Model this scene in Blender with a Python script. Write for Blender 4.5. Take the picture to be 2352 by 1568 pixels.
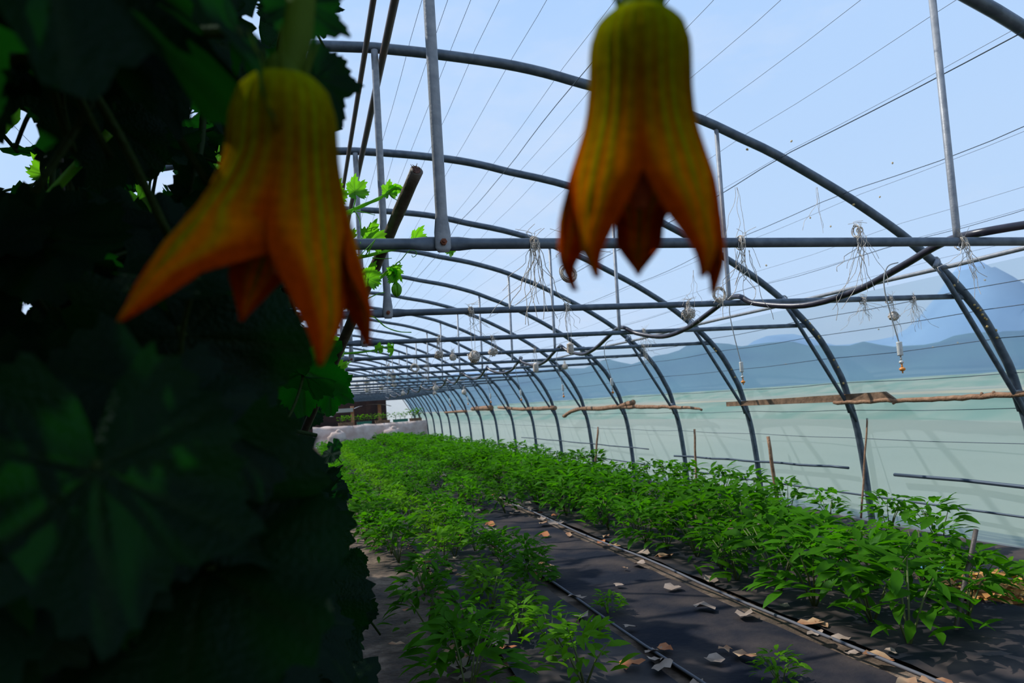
import bpy, bmesh, math, random
from mathutils import Vector, Matrix, noise
PI = math.pi
sc = bpy.context.scene
for o in list(bpy.data.objects):
    bpy.data.objects.remove(o)
COL = sc.collection
rnd = random.Random(7)
H = 1.15                      # eye height over the soil
S = 1.5                       # distance between two arches
Y0 = 2.087                    # first arch in front of the camera
CX = 0.402                    # middle of the tunnel

# ------------------------------------------------------------------ camera
YAW, PITCH, ROLL, FPX = 0.2775, 0.0839, 0.0658, 1689.8
_w = Vector((math.sin(YAW)*math.cos(PITCH), math.cos(YAW)*math.cos(PITCH), math.sin(PITCH)))
_r = Vector((math.cos(YAW), -math.sin(YAW), 0))
_u = _r.cross(_w)
CR = _r*math.cos(ROLL) - _u*math.sin(ROLL)
CU = _r*math.sin(ROLL) + _u*math.cos(ROLL)
CW = _w
cam_d = bpy.data.cameras.new('camera')
cam = bpy.data.objects.new('camera', cam_d)
COL.objects.link(cam)
M = Matrix.Identity(4)
for i in range(3):
    M[i][0], M[i][1], M[i][2] = CR[i], CU[i], -CW[i]
M[0][3], M[1][3], M[2][3] = 0, 0, H
cam.matrix_world = M
cam_d.sensor_width = 36.0
cam_d.lens = FPX*36/2352
cam_d.clip_start = 0.02
cam_d.clip_end = 3000
cam_d.dof.use_dof = True
cam_d.dof.focus_distance = 2.35
cam_d.dof.aperture_fstop = 7.0
cam_d.dof.aperture_blades = 0
sc.camera = cam

# ------------------------------------------------------------------ light
world = bpy.data.worlds.new('sky')
sc.world = world
world.use_nodes = True
nt = world.node_tree
nt.nodes.clear()
out = nt.nodes.new('ShaderNodeOutputWorld')
bg = nt.nodes.new('ShaderNodeBackground')
tc = nt.nodes.new('ShaderNodeTexCoord')
sep = nt.nodes.new('ShaderNodeSeparateXYZ')
nt.links.new(tc.outputs['Generated'], sep.inputs[0])
ramp = nt.nodes.new('ShaderNodeValToRGB')
ramp.color_ramp.elements[0].position = 0.0
ramp.color_ramp.elements[0].color = (0.66, 0.82, 1.05, 1)
ramp.color_ramp.elements[1].position = 0.65
ramp.color_ramp.elements[1].color = (0.44, 0.68, 1.08, 1)
e = ramp.color_ramp.elements.new(0.18)
e.color = (0.58, 0.78, 1.06, 1)
nt.links.new(sep.outputs['Z'], ramp.inputs[0])
nz = nt.nodes.new('ShaderNodeTexNoise')
nz.inputs['Scale'].default_value = 2.4
nz.inputs['Detail'].default_value = 7
nz.inputs['Roughness'].default_value = 0.6
mp = nt.nodes.new('ShaderNodeMapping')
mp.inputs['Scale'].default_value = (1, 1, 2.6)
nt.links.new(tc.outputs['Generated'], mp.inputs[0])
nt.links.new(mp.outputs[0], nz.inputs['Vector'])
cr2 = nt.nodes.new('ShaderNodeValToRGB')
cr2.color_ramp.elements[0].position = 0.48
cr2.color_ramp.elements[0].color = (0, 0, 0, 1)
cr2.color_ramp.elements[1].position = 0.75
cr2.color_ramp.elements[1].color = (0.75, 0.75, 0.75, 1)
nt.links.new(nz.outputs['Fac'], cr2.inputs[0])
mx = nt.nodes.new('ShaderNodeMixRGB')
mx.inputs[2].default_value = (0.82, 0.88, 1.02, 1)
nt.links.new(cr2.outputs[0], mx.inputs[0])
nt.links.new(ramp.outputs[0], mx.inputs[1])
nt.links.new(mx.outputs[0], bg.inputs[0])
bg.inputs[1].default_value = 0.95
nt.links.new(bg.outputs[0], out.inputs[0])

sun_d = bpy.data.lights.new('sun', 'SUN')
sun_d.energy = 5.0
sun_d.angle = 0.012
sun_d.color = (1.0, 0.95, 0.86)
sun = bpy.data.objects.new('sun', sun_d)
COL.objects.link(sun)
sun_from = Vector((-0.55, 0.42, 0.80)).normalized()
sun.rotation_euler = sun_from.to_track_quat('Z', 'Y').to_euler()
sun.location = (-10, 8, 15)

sc.view_settings.view_transform = 'Standard'
sc.view_settings.look = 'None'
sc.view_settings.exposure = 0.0
sc.view_settings.gamma = 1.0
sc.view_settings.use_curve_mapping = False
sc.cycles.transparent_max_bounces = 16
sc.cycles.max_bounces = 8

# ------------------------------------------------------------------ helpers
def at(x, y, Y):
    """world point where the sight line through (x, y) meets the upright plane at depth Y"""
    d = CW + CR*((x-1176)/FPX) - CU*((y-784)/FPX)
    d = d*(Y/d.y)
    return Vector((d.x, d.y, d.z+H))
def atx(x, y, X):
    """world point where the sight line through (x, y) meets the upright plane along the tunnel at X"""
    d = CW + CR*((x-1176)/FPX) - CU*((y-784)/FPX)
    d = d*(X/d.x)
    return Vector((d.x, d.y, d.z+H))
def proj(p):
    q = Vector((p[0], p[1], p[2]-H))
    z = q.dot(CW)
    if z < 0.02:
        return None
    return (1176+FPX*q.dot(CR)/z, 784-FPX*q.dot(CU)/z, z)
def tag(o, label=None, cat=None, group=None, kind=None):
    if label: o['label'] = label
    if cat: o['category'] = cat
    if group: o['group'] = group
    if kind: o['kind'] = kind
    return o
def empty(name, loc=(0, 0, 0), rot=(0, 0, 0)):
    o = bpy.data.objects.new(name, None)
    o.empty_display_size = 0.05
    o.location = loc
    o.rotation_euler = rot
    COL.objects.link(o)
    return o
class MB:
    def __init__(self):
        self.v = []; self.f = []; self.uv = []; self.mi = []
    def add(self, vs, fs, m=0):
        b = len(self.v)
        self.v += [tuple(v) for v in vs]
        for f in fs:
            self.f.append(tuple(i+b for i in f)); self.mi.append(m)
    def tube(self, pts, r, n=8, cap=True, m=0, close=False):
        pts = [Vector(p) for p in pts]
        k = len(pts)
        rr = r if isinstance(r, (list, tuple)) else [r]*k
        vs = []; fs = []
        prev = None
        for i, p in enumerate(pts):
            if close:
                t = pts[(i+1) % k]-pts[i-1]
            else:
                t = pts[min(i+1, k-1)]-pts[max(i-1, 0)]
            t.normalize()
            if prev is None:
                a = Vector((0, 0, 1)) if abs(t.z) < 0.9 else Vector((1, 0, 0))
                nrm = t.cross(a).normalized()
            else:
                nrm = (prev - t*prev.dot(t)).normalized()
            prev = nrm
            bn = t.cross(nrm)
            for j in range(n):
                a = 2*PI*j/n
                vs.append(p + (nrm*math.cos(a)+bn*math.sin(a))*rr[i])
        for i in range(k if close else k-1):
            for j in range(n):
                i2 = (i+1) % k
                fs.append((i*n+j, i*n+(j+1) % n, i2*n+(j+1) % n, i2*n+j))
        if cap and not close:
            fs.append(tuple(range(n))[::-1]); fs.append(tuple((k-1)*n+j for j in range(n)))
        self.add(vs, fs, m)
    def box(self, c, s, rot=None, m=0, bev=0):
        c = Vector(c)
        R = rot if rot is not None else Matrix.Identity(3)
        vs = [c + R @ Vector((sx*s[0]/2, sy*s[1]/2, sz*s[2]/2)) for sx in (-1, 1) for sy in (-1, 1) for sz in (-1, 1)]
        self.add(vs, [(0, 1, 3, 2), (4, 6, 7, 5), (0, 4, 5, 1), (2, 3, 7, 6), (0, 2, 6, 4), (1, 5, 7, 3)], m)
    def blob(self, c, s, nu=8, nv=6, rough=0, seed=0, m=0):
        c = Vector(c)
        vs = [c+Vector((0, 0, s[2]))]
        for i in range(1, nv):
            for j in range(nu):
                a = PI*i/nv; b = 2*PI*j/nu
                d = Vector((math.sin(a)*math.cos(b), math.sin(a)*math.sin(b), math.cos(a)))
                k = 1+rough*noise.noise(d*2.3+Vector((seed, seed*1.7, 0)))
                vs.append(c+Vector((d.x*s[0]*k, d.y*s[1]*k, d.z*s[2]*k)))
        vs.append(c-Vector((0, 0, s[2])))
        fs = [(0, 1+j, 1+(j+1) % nu) for j in range(nu)]
        for i in range(nv-2):
            for j in range(nu):
                a = 1+i*nu+j; b = 1+i*nu+(j+1) % nu
                fs.append((a, a+nu, b+nu, b))
        l = len(vs)-1; b0 = 1+(nv-2)*nu
        fs += [(l, b0+(j+1) % nu, b0+j) for j in range(nu)]
        self.add(vs, fs, m)
    def mesh(self, name, mats, smooth=True):
        me = bpy.data.meshes.new(name)
        me.from_pydata(self.v, [], self.f)
        if not isinstance(mats, (list, tuple)): mats = [mats]
        for m in mats: me.materials.append(m)
        if len(mats) > 1:
            me.polygons.foreach_set('material_index', self.mi)
        if smooth:
            me.polygons.foreach_set('use_smooth', [True]*len(me.polygons))
        me.update()
        return me
    def build(self, name, mats, parent=None, smooth=True, loc=None):
        o = bpy.data.objects.new(name, self.mesh(name, mats, smooth))
        COL.objects.link(o)
        if parent is not None: o.parent = parent
        if loc is not None: o.location = loc
        return o
def link(name, me, parent=None, loc=(0, 0, 0), rot=None, scale=None):
    o = bpy.data.objects.new(name, me)
    COL.objects.link(o)
    if parent is not None: o.parent = parent
    o.location = loc
    if rot is not None: o.rotation_euler = rot
    if scale is not None: o.scale = (scale,)*3 if isinstance(scale, (int, float)) else scale
    return o
KIDS = {}
def copy_tree(o, parent=None):
    c = o.copy(); COL.objects.link(c); c.parent = parent
    for ch in list(o.children):
        copy_tree(ch, c)
    return c
def smooth_pts(P, n=6):
    P = [Vector(p) for p in P]
    out = []
    for i in range(len(P)-1):
        p0 = P[max(i-1, 0)]; p1 = P[i]; p2 = P[i+1]; p3 = P[min(i+2, len(P)-1)]
        for k in range(n):
            t = k/n
            out.append(0.5*((2*p1)+(p2-p0)*t+(2*p0-5*p1+4*p2-p3)*t*t+(3*p1-p0-3*p2+p3)*t**3))
    out.append(P[-1])
    return out

# ------------------------------------------------------------------ materials
def mat(name, col, rough=0.6, metal=0.0, col2=None, scale=8.0, bump=0.0, bscale=None, spec=0.5, detail=4, lo=0.35, hi=0.65):
    m = bpy.data.materials.new(name); m.use_nodes = True
    t = m.node_tree; b = t.nodes['Principled BSDF']
    b.inputs['Base Color'].default_value = (*col, 1)
    b.inputs['Roughness'].default_value = rough
    b.inputs['Metallic'].default_value = metal
    b.inputs['Specular IOR Level'].default_value = spec
    if col2 or bump:
        c = t.nodes.new('ShaderNodeTexCoord')
        n = t.nodes.new('ShaderNodeTexNoise'); n.inputs['Scale'].default_value = scale; n.inputs['Detail'].default_value = detail
        t.links.new(c.outputs['Object'], n.inputs['Vector'])
        if col2:
            r = t.nodes.new('ShaderNodeValToRGB')
            r.color_ramp.elements[0].position = lo; r.color_ramp.elements[0].color = (*col, 1)
            r.color_ramp.elements[1].position = hi; r.color_ramp.elements[1].color = (*col2, 1)
            t.links.new(n.outputs['Fac'], r.inputs[0]); t.links.new(r.outputs[0], b.inputs['Base Color'])
        if bump:
            n2 = t.nodes.new('ShaderNodeTexNoise'); n2.inputs['Scale'].default_value = bscale or scale*4
            t.links.new(c.outputs['Object'], n2.inputs['Vector'])
            bp = t.nodes.new('ShaderNodeBump'); bp.inputs['Strength'].default_value = bump; bp.inputs['Distance'].default_value = 0.01
            t.links.new(n2.outputs['Fac'], bp.inputs['Height']); t.links.new(bp.outputs[0], b.inputs['Normal'])
    return m
def leaf_mat(name, diff, trans, tw=0.5, rough=0.45, spec=0.4, var=0.5, spec_w=0.06, veins=False, vcol=(0.10, 0.16, 0.03)):
    """thin leaf: diffuse + light passing through + weak gloss; tone differs from one leaf to the next"""
    m = bpy.data.materials.new(name); m.use_nodes = True
    t = m.node_tree; t.nodes.clear()
    o = t.nodes.new('ShaderNodeOutputMaterial')
    d = t.nodes.new('ShaderNodeBsdfDiffuse'); tr = t.nodes.new('ShaderNodeBsdfTranslucent'); g = t.nodes.new('ShaderNodeBsdfGlossy')
    g.inputs['Roughness'].default_value = rough
    g.inputs['Color'].default_value = (0.8, 0.9, 1, 1)
    oi = t.nodes.new('ShaderNodeObjectInfo')
    c = t.nodes.new('ShaderNodeTexCoord')
    n = t.nodes.new('ShaderNodeTexNoise'); n.inputs['Scale'].default_value = 9; n.inputs['Detail'].default_value = 4
    t.links.new(c.outputs['Object'], n.inputs['Vector'])
    ad = t.nodes.new('ShaderNodeMath'); ad.operation = 'MULTIPLY_ADD'; ad.inputs[1].default_value = var; ad.inputs[2].default_value = 1-var*0.5
    a2 = t.nodes.new('ShaderNodeMath'); a2.operation = 'ADD'
    h = t.nodes.new('ShaderNodeMath'); h.operation = 'MULTIPLY'; h.inputs[1].default_value = 0.5
    t.links.new(n.outputs['Fac'], a2.inputs[0]); t.links.new(oi.outputs['Random'], a2.inputs[1])
    t.links.new(a2.outputs[0], h.inputs[0]); t.links.new(h.outputs[0], ad.inputs[0])
    for nd, cc in ((d, diff), (tr, trans)):
        mu = t.nodes.new('ShaderNodeVectorMath'); mu.operation = 'SCALE'; mu.inputs[0].default_value = cc
        t.links.new(ad.outputs[0], mu.inputs['Scale'])
        if veins:
            at_ = t.nodes.new('ShaderNodeAttribute'); at_.attribute_name = 'vein'
            mxv = t.nodes.new('ShaderNodeMixRGB')
            mxv.inputs[2].default_value = (*(tuple(x*0.35 for x in trans) if nd is tr else vcol), 1)
            t.links.new(at_.outputs['Fac'], mxv.inputs[0]); t.links.new(mu.outputs[0], mxv.inputs[1]); t.links.new(mxv.outputs[0], nd.inputs[0])
        else:
            t.links.new(mu.outputs[0], nd.inputs[0])
    bp = t.nodes.new('ShaderNodeBump'); bp.inputs['Strength'].default_value = 0.35; bp.inputs['Distance'].default_value = 0.01
    n3 = t.nodes.new('ShaderNodeTexNoise'); n3.inputs['Scale'].default_value = 45
    t.links.new(c.outputs['Object'], n3.inputs['Vector']); t.links.new(n3.outputs['Fac'], bp.inputs['Height'])
    for nd in (d, g): t.links.new(bp.outputs[0], nd.inputs['Normal'])
    m1 = t.nodes.new('ShaderNodeMixShader'); m1.inputs[0].default_value = tw
    m2 = t.nodes.new('ShaderNodeMixShader'); m2.inputs[0].default_value = spec_w
    t.links.new(d.outputs[0], m1.inputs[1]); t.links.new(tr.outputs[0], m1.inputs[2])
    t.links.new(m1.outputs[0], m2.inputs[1]); t.links.new(g.outputs[0], m2.inputs[2])
    t.links.new(m2.outputs[0], o.inputs[0])
    return m
def film_mat(name, milk, tint, milkcol, vary=0.5, scale=1.2):
    """thin polythene: mostly see-through, partly milky from dust"""
    m = bpy.data.materials.new(name); m.use_nodes = True
    t = m.node_tree; t.nodes.clear()
    o = t.nodes.new('ShaderNodeOutputMaterial')
    tp = t.nodes.new('ShaderNodeBsdfTransparent'); tp.inputs[0].default_value = (*tint, 1)
    d = t.nodes.new('ShaderNodeBsdfDiffuse'); d.inputs[0].default_value = (*milkcol, 1)
    tl = t.nodes.new('ShaderNodeBsdfTranslucent'); tl.inputs[0].default_value = (*milkcol, 1)
    g = t.nodes.new('ShaderNodeBsdfGlossy'); g.inputs['Roughness'].default_value = 0.25
    c = t.nodes.new('ShaderNodeTexCoord')
    n = t.nodes.new('ShaderNodeTexNoise'); n.inputs['Scale'].default_value = scale; n.inputs['Detail'].default_value = 6; n.inputs['Roughness'].default_value = 0.65
    mpn = t.nodes.new('ShaderNodeMapping'); mpn.inputs['Scale'].default_value = (1, 0.6, 1)
    t.links.new(c.outputs['Object'], mpn.inputs[0]); t.links.new(mpn.outputs[0], n.inputs['Vector'])
    mr = t.nodes.new('ShaderNodeMapRange'); mr.inputs[1].default_value = 0.3; mr.inputs[2].default_value = 0.7
    mr.inputs[3].default_value = milk*(1-vary); mr.inputs[4].default_value = milk*(1+vary)
    t.links.new(n.outputs['Fac'], mr.inputs[0])
    md = t.nodes.new('ShaderNodeMixShader'); md.inputs[0].default_value = 0.6
    t.links.new(d.outputs[0], md.inputs[1]); t.links.new(tl.outputs[0], md.inputs[2])
    mm = t.nodes.new('ShaderNodeMixShader')
    t.links.new(mr.outputs[0], mm.inputs[0]); t.links.new(tp.outputs[0], mm.inputs[1]); t.links.new(md.outputs[0], mm.inputs[2])
    mg = t.nodes.new('ShaderNodeMixShader'); mg.inputs[0].default_value = 0.015
    t.links.new(mm.outputs[0], mg.inputs[1]); t.links.new(g.outputs[0], mg.inputs[2])
    t.links.new(mg.outputs[0], o.inputs[0])
    return m

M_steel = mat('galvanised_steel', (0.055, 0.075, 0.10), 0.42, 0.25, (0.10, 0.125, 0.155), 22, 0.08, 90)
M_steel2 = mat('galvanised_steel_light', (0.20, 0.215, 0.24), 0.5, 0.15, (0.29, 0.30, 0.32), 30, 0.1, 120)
M_wire = mat('wire', (0.05, 0.07, 0.10), 0.5, 0.4)
M_wire_thin = mat('film_wire', (0.26, 0.32, 0.42), 0.6, 0.1)
M_rust = mat('rust', (0.17, 0.045, 0.02), 0.8, 0.1, (0.28, 0.09, 0.035), 60, 0.3)
M_rustpipe = mat('rusty_ridge_pipe', (0.10, 0.10, 0.115), 0.6, 0.1, (0.15, 0.10, 0.085), 9, 0.1)
M_hose = mat('black_polythene', (0.022, 0.020, 0.030), 0.35, 0, (0.04, 0.035, 0.05), 14, 0.05)
M_twine = mat('twine', (0.52, 0.44, 0.36), 0.9, 0, (0.74, 0.66, 0.57), 60, 0.4)
M_white = mat('white_plastic', (0.62, 0.62, 0.58), 0.5, 0, (0.5, 0.5, 0.46), 40)
M_orange = mat('orange_plastic', (0.75, 0.26, 0.04), 0.45)
M_tube = mat('grey_tube', (0.33, 0.34, 0.33), 0.5)
M_wood = mat('weathered_wood', (0.10, 0.055, 0.028), 0.85, 0, (0.24, 0.14, 0.08), 14, 0.4)
M_branch = mat('dry_branch', (0.20, 0.10, 0.05), 0.9, 0, (0.34, 0.19, 0.11), 20, 0.5)
M_bamboo = mat('old_stake', (0.055, 0.038, 0.026), 0.55, 0, (0.11, 0.085, 0.065), 26, 0.2)
M_snail = mat('snail_shell', (0.42, 0.26, 0.06), 0.4, 0, (0.62, 0.42, 0.16), 90)
M_mat = mat('weed_mat', (0.008, 0.010, 0.017), 0.9, 0, (0.060, 0.046, 0.040), 2.6, 0.5, 40, spec=0.12, lo=0.4, hi=0.72)
M_mulch = mat('black_mulch', (0.008, 0.010, 0.015), 0.7, 0, (0.085, 0.062, 0.052), 3.4, 0.5, 12, spec=0.15, lo=0.42, hi=0.72)
M_dryleaf = mat('dry_leaf', (0.22, 0.075, 0.025), 0.9, 0, (0.48, 0.32, 0.18), 6)
M_paleleaf = mat('bleached_leaf', (0.20, 0.14, 0.10), 0.9, 0, (0.36, 0.27, 0.21), 6)
M_stem = leaf_mat('vine_stem', (0.14, 0.36, 0.02), (0.30, 0.68, 0.02), 0.45, 0.45, spec_w=0.02)
M_stemdark = leaf_mat('old_vine_stem', (0.018, 0.035, 0.005), (0.04, 0.1, 0.01), 0.15, 0.6, spec_w=0.008)
M_shadeleaf = leaf_mat('shade_tone_squash_leaf', (0.0028, 0.013, 0.0035), (0.004, 0.055, 0.003), 0.40, 0.5, spec_w=0.005, veins=True, vcol=(0.008, 0.022, 0.005))  # shade among the trellis leaves is put into this near-black green
M_young_sun = leaf_mat('sun_tone_young_squash_leaf', (0.07, 0.26, 0.01), (0.26, 0.80, 0.015), 0.5, 0.45, spec_w=0.02, veins=True, vcol=(0.2, 0.42, 0.05))  # young leaf, with sunlight worked into a paler, brighter colour
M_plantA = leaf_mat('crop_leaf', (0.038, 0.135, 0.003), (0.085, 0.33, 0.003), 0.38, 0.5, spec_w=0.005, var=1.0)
M_litleaf = leaf_mat('sun_tone_squash_leaf', (0.004, 0.03, 0.003), (0.008, 0.20, 0.004), 0.5, 0.5, spec_w=0.005, veins=True, vcol=(0.02, 0.07, 0.008))  # lit copy of the squash leaf; the sunlight is in its colour
M_plantB = leaf_mat('crop_leaf_yellow', (0.075, 0.20, 0.005), (0.14, 0.40, 0.004), 0.38, 0.5, spec_w=0.005, var=0.9)
M_plantstem = mat('crop_stem', (0.10, 0.13, 0.03), 0.7)
M_red = mat('red_fruit', (0.65, 0.05, 0.05), 0.4)

# soil
def soil_mat():
    m = bpy.data.materials.new('soil'); m.use_nodes = True
    t = m.node_tree; b = t.nodes['Principled BSDF']; b.inputs['Roughness'].default_value = 0.95
    c = t.nodes.new('ShaderNodeTexCoord')
    n = t.nodes.new('ShaderNodeTexNoise'); n.inputs['Scale'].default_value = 2.2; n.inputs['Detail'].default_value = 9; n.inputs['Roughness'].default_value = 0.7
    t.links.new(c.outputs['Object'], n.inputs['Vector'])
    r = t.nodes.new('ShaderNodeValToRGB')
    r.color_ramp.elements[0].position = 0.36; r.color_ramp.elements[0].color = (0.022, 0.016, 0.012, 1)
    r.color_ramp.elements[1].position = 0.68; r.color_ramp.elements[1].color = (0.26, 0.18, 0.125, 1)
    e = r.color_ramp.elements.new(0.5); e.color = (0.075, 0.048, 0.03, 1)
    t.links.new(n.outputs['Fac'], r.inputs[0]); t.links.new(r.outputs[0], b.inputs['Base Color'])
    bp = t.nodes.new('ShaderNodeBump'); bp.inputs['Strength'].default_value = 0.7; bp.inputs['Distance'].default_value = 0.03
    n2 = t.nodes.new('ShaderNodeTexNoise'); n2.inputs['Scale'].default_value = 25; n2.inputs['Detail'].default_value = 6
    t.links.new(c.outputs['Object'], n2.inputs['Vector']); t.links.new(n2.outputs['Fac'], bp.inputs['Height']); t.links.new(bp.outputs[0], b.inputs['Normal'])
    return m
M_soil = soil_mat()
F_roof = film_mat('roof_film', 0.10, (0.93, 0.96, 0.99), (0.80, 0.86, 0.95), 0.55, 0.9)
F_wall = film_mat('side_film', 0.42, (0.88, 0.94, 0.97), (0.55, 0.65, 0.69), 0.10, 1.6)
F_end = film_mat('end_film', 0.9, (0.8, 0.84, 0.88), (0.80, 0.80, 0.82), 0.06, 1.2)

# ------------------------------------------------------------------ tunnel profile (right half, relative to eye height)
PROF = [(0.402, 1.824), (0.715, 1.812), (1.06, 1.785), (1.30, 1.749), (1.52, 1.700), (1.86, 1.632), (2.22, 1.530), (2.46, 1.435), (2.70, 1.335),
        (3.10, 1.128), (3.38, 0.960), (3.555, 0.842), (3.74, 0.694), (3.90, 0.545), (4.04, 0.385), (4.125, 0.250), (4.19, 0.120), (4.24, 0.01), (4.29, -0.19),
        (4.335, -0.411), (4.365, -0.73), (4.38, -1.013), (4.385, -1.16)]
def prof_full(off=0.0):
    R = smooth_pts([(x, 0, z) for x, z in PROF], 3)
    pts = [Vector((2*CX-p.x, 0, p.z)) for p in R[::-1]] + R[1:]
    if off:
        out = []
        for i, p in enumerate(pts):
            t = (pts[min(i+1, len(pts)-1)]-pts[max(i-1, 0)]).normalized()
            n = Vector((-t.z, 0, t.x))
            out.append(p+n*off)
        pts = out
    return [Vector((p.x, 0, max(p.z+H, -0.01))) for p in pts]
NARCH = 20
YS, YE = -4.0, Y0+19.6*S
film = prof_full(0.045)
iL = next(i for i, p in enumerate(film) if p.z > H+0.62)
iR = len(film)-1-iL
def sheet(name, pts, ys, m, mats):
    b = MB(); k = len(pts)
    vs = []
    for j, y in enumerate(ys):
        for i, p in enumerate(pts):
            # the film dips a little between arches and is never quite flat
            ph = ((y-Y0)/S) % 1.0
            s = 0.018*math.sin(PI*ph)
            q = Vector((p.x, y, p.z))
            c = Vector((CX, y, H+0.2))
            d = (q-c).normalized()
            w = noise.noise(Vector((p.x*2, y*1.3, p.z*2)))*0.012
            vs.append(q - d*(s-w*math.sin(PI*ph)) if 0 < i < k-1 or True else q)
    fs = [(j*k+i, j*k+i+1, (j+1)*k+i+1, (j+1)*k+i) for j in range(len(ys)-1) for i in range(k-1)]
    b.add(vs, fs)
    o = b.build(name, mats); o['kind'] = 'structure'
    return o
ys = []
y = Y0-4*S
while y < YE+0.01:
    ys.append(y); y += S/4
sheet('ceiling', film[iL:iR+1], ys, 0, F_roof)
sheet('wall_right', film[iR:], ys, 0, F_wall)
sheet('wall_left', film[:iL+1], ys, 0, F_wall)
# far end wall
b = MB(); pts = [Vector((p.x, YE, p.z)) for p in film]
vs = pts+[Vector((p.x, YE, 0)) for p in film]
k = len(pts)
b.add(vs, [(i, i+1, k+i+1, k+i) for i in range(k-1)])
b.build('wall_back', F_end, smooth=False)['kind'] = 'structure'

# floor: gently uneven soil
b = MB(); nx, ny = 60, 150
vs = []
for j in range(ny+1):
    y = -4+(YE+4)*(j/ny)**1.3
    for i in range(nx+1):
        x = -3.6+8.1*i/nx
        z = noise.noise(Vector((x*2.1, y*2.1, 0)))*0.025-0.01
        vs.append((x, y, z))
b.add(vs, [(j*(nx+1)+i, j*(nx+1)+i+1, (j+1)*(nx+1)+i+1, (j+1)*(nx+1)+i) for j in range(ny) for i in range(nx)])
b.build('floor', M_soil)['kind'] = 'structure'

# ------------------------------------------------------------------ land outside
M_field = mat('meadow', (0.17, 0.21, 0.13), 0.95, 0, (0.34, 0.32, 0.22), 0.03, 0, detail=6)
M_hill = mat('hazed_forest', (0.035, 0.10, 0.17), 0.95, 0, (0.06, 0.15, 0.20), 0.02, 0, detail=5)  # distance haze is mixed into the forest's blue colour
M_hill2 = mat('hazed_mountain', (0.15, 0.26, 0.42), 0.95, 0, (0.19, 0.31, 0.47), 0.01, 0)  # paler blue carries the haze over the farther ridge
M_grassbank = mat('grass_bank', (0.10, 0.20, 0.12), 0.95, 0, (0.24, 0.27, 0.18), 0.35, 0.3, 6)
b = MB()
b.add([(-900, -300, -0.12), (900, -300, -0.12), (900, 1500, -0.12), (-900, 1500, -0.12)], [(0, 1, 2, 3)])
o = b.build('meadow', M_field, smooth=False); o['kind'] = 'structure'
def ridge(name, m, dist, thick, hfun, a0, a1, n=140):
    b = MB(); vs = []
    for i in range(n+1):
        a = a0+(a1-a0)*i/n           # bearing, clockwise from the tunnel axis
        for k, (dd, hh) in enumerate(((0, 0), (0.25, 0.5), (0.5, 0.85), (0.72, 1.0), (1.0, 0.0))):
            r = dist+thick*dd
            h = hfun(a)*hh*(1+0.18*noise.noise(Vector((a*20, k*3.1, 1))))
            vs.append((r*math.sin(a), r*math.cos(a), h-0.2 if k in (0, 4) else h))
    fs = [(i*5+k, (i+1)*5+k, (i+1)*5+k+1, i*5+k+1) for i in range(n) for k in range(4)]
    b.add(vs, fs)
    o = b.build(name, m); o['kind'] = 'structure'
    return o
def bump(a, c, w): return math.exp(-((a-c)/w)**2)
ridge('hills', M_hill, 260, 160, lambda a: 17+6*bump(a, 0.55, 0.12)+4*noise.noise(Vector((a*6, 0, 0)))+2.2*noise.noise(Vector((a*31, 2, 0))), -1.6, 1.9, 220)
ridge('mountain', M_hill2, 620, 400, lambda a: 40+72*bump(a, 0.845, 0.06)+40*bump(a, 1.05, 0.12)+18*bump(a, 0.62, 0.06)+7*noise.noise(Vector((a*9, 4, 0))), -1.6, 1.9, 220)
# field strips and banks beyond the right wall
for i, (x, w_, col, h) in enumerate([(16, 7, M_grassbank, 0.6), (34, 6, mat('straw_field', (0.34, 0.27, 0.17), 0.95, 0, (0.42, 0.36, 0.2), 0.2), 0.3), (60, 22, M_grassbank, 1.2), (110, 18, mat('pale_field', (0.40, 0.36, 0.24), 0.95, 0, (0.3, 0.34, 0.18), 0.05), 0.5)]):
    b = MB(); n = 60; vs = []
    for j in range(n+1):
        y = -40+300*j/n
        xx = x+3*noise.noise(Vector((y*0.02, i, 0)))
        for k, (dx, hh) in enumerate(((0, 0), (0.3, 1), (0.7, 1), (1, 0))):
            vs.append((xx+dx*w_, y, -0.13+h*hh*(1+0.3*noise.noise(Vector((y*0.3, k, i))))))
    b.add(vs, [(j*4+k, j*4+k+1, (j+1)*4+k+1, (j+1)*4+k) for j in range(n) for k in range(3)])
    o = b.build('field_strip', col); tag(o, kind='structure')

# ------------------------------------------------------------------ steel arches
def mk(fn, name, m, smooth=True):
    b = MB(); fn(b); return b.mesh(name, m, smooth)
arch_pts = prof_full(0.0)
XM = 2.312; ZB = 0.477+H; XE = 3.985
def ztop(x):
    xr = x if x >= CX else 2*CX-x
    for (a, za), (c, zc) in zip(PROF, PROF[1:]):
        if a <= xr <= c:
            return za+(zc-za)*(xr-a)/(c-a)+H
    return H
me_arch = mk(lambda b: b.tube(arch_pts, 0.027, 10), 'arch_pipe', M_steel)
def f_bar(b):
    L = 2*CX-XE
    xs = [L, L+0.10, L+0.12, CX-0.09, CX-0.05, CX+0.05, CX+0.09, XE-0.12, XE-0.10, XE]
    # round tube, pressed flat where the king post bolts on
    pts = []; n = 12; vs = []
    for i, x in enumerate(xs):
        flat = i in (0, 1, 4, 5, 8, 9)
        ry, rz = (0.006, 0.021) if flat else (0.0165, 0.0165)
        for j in range(n):
            a = 2*PI*j/n
            vs.append((x, ry*math.cos(a), ZB+rz*math.sin(a)))
    fs = [(i*n+j, i*n+(j+1) % n, (i+1)*n+(j+1) % n, (i+1)*n+j) for i in range(len(xs)-1) for j in range(n)]
    fs += [tuple(range(n)), tuple(range((len(xs)-1)*n, len(xs)*n))[::-1]]
    b.add(vs, fs)
me_bar = mk(f_bar, 'crossbar', M_steel)
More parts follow.
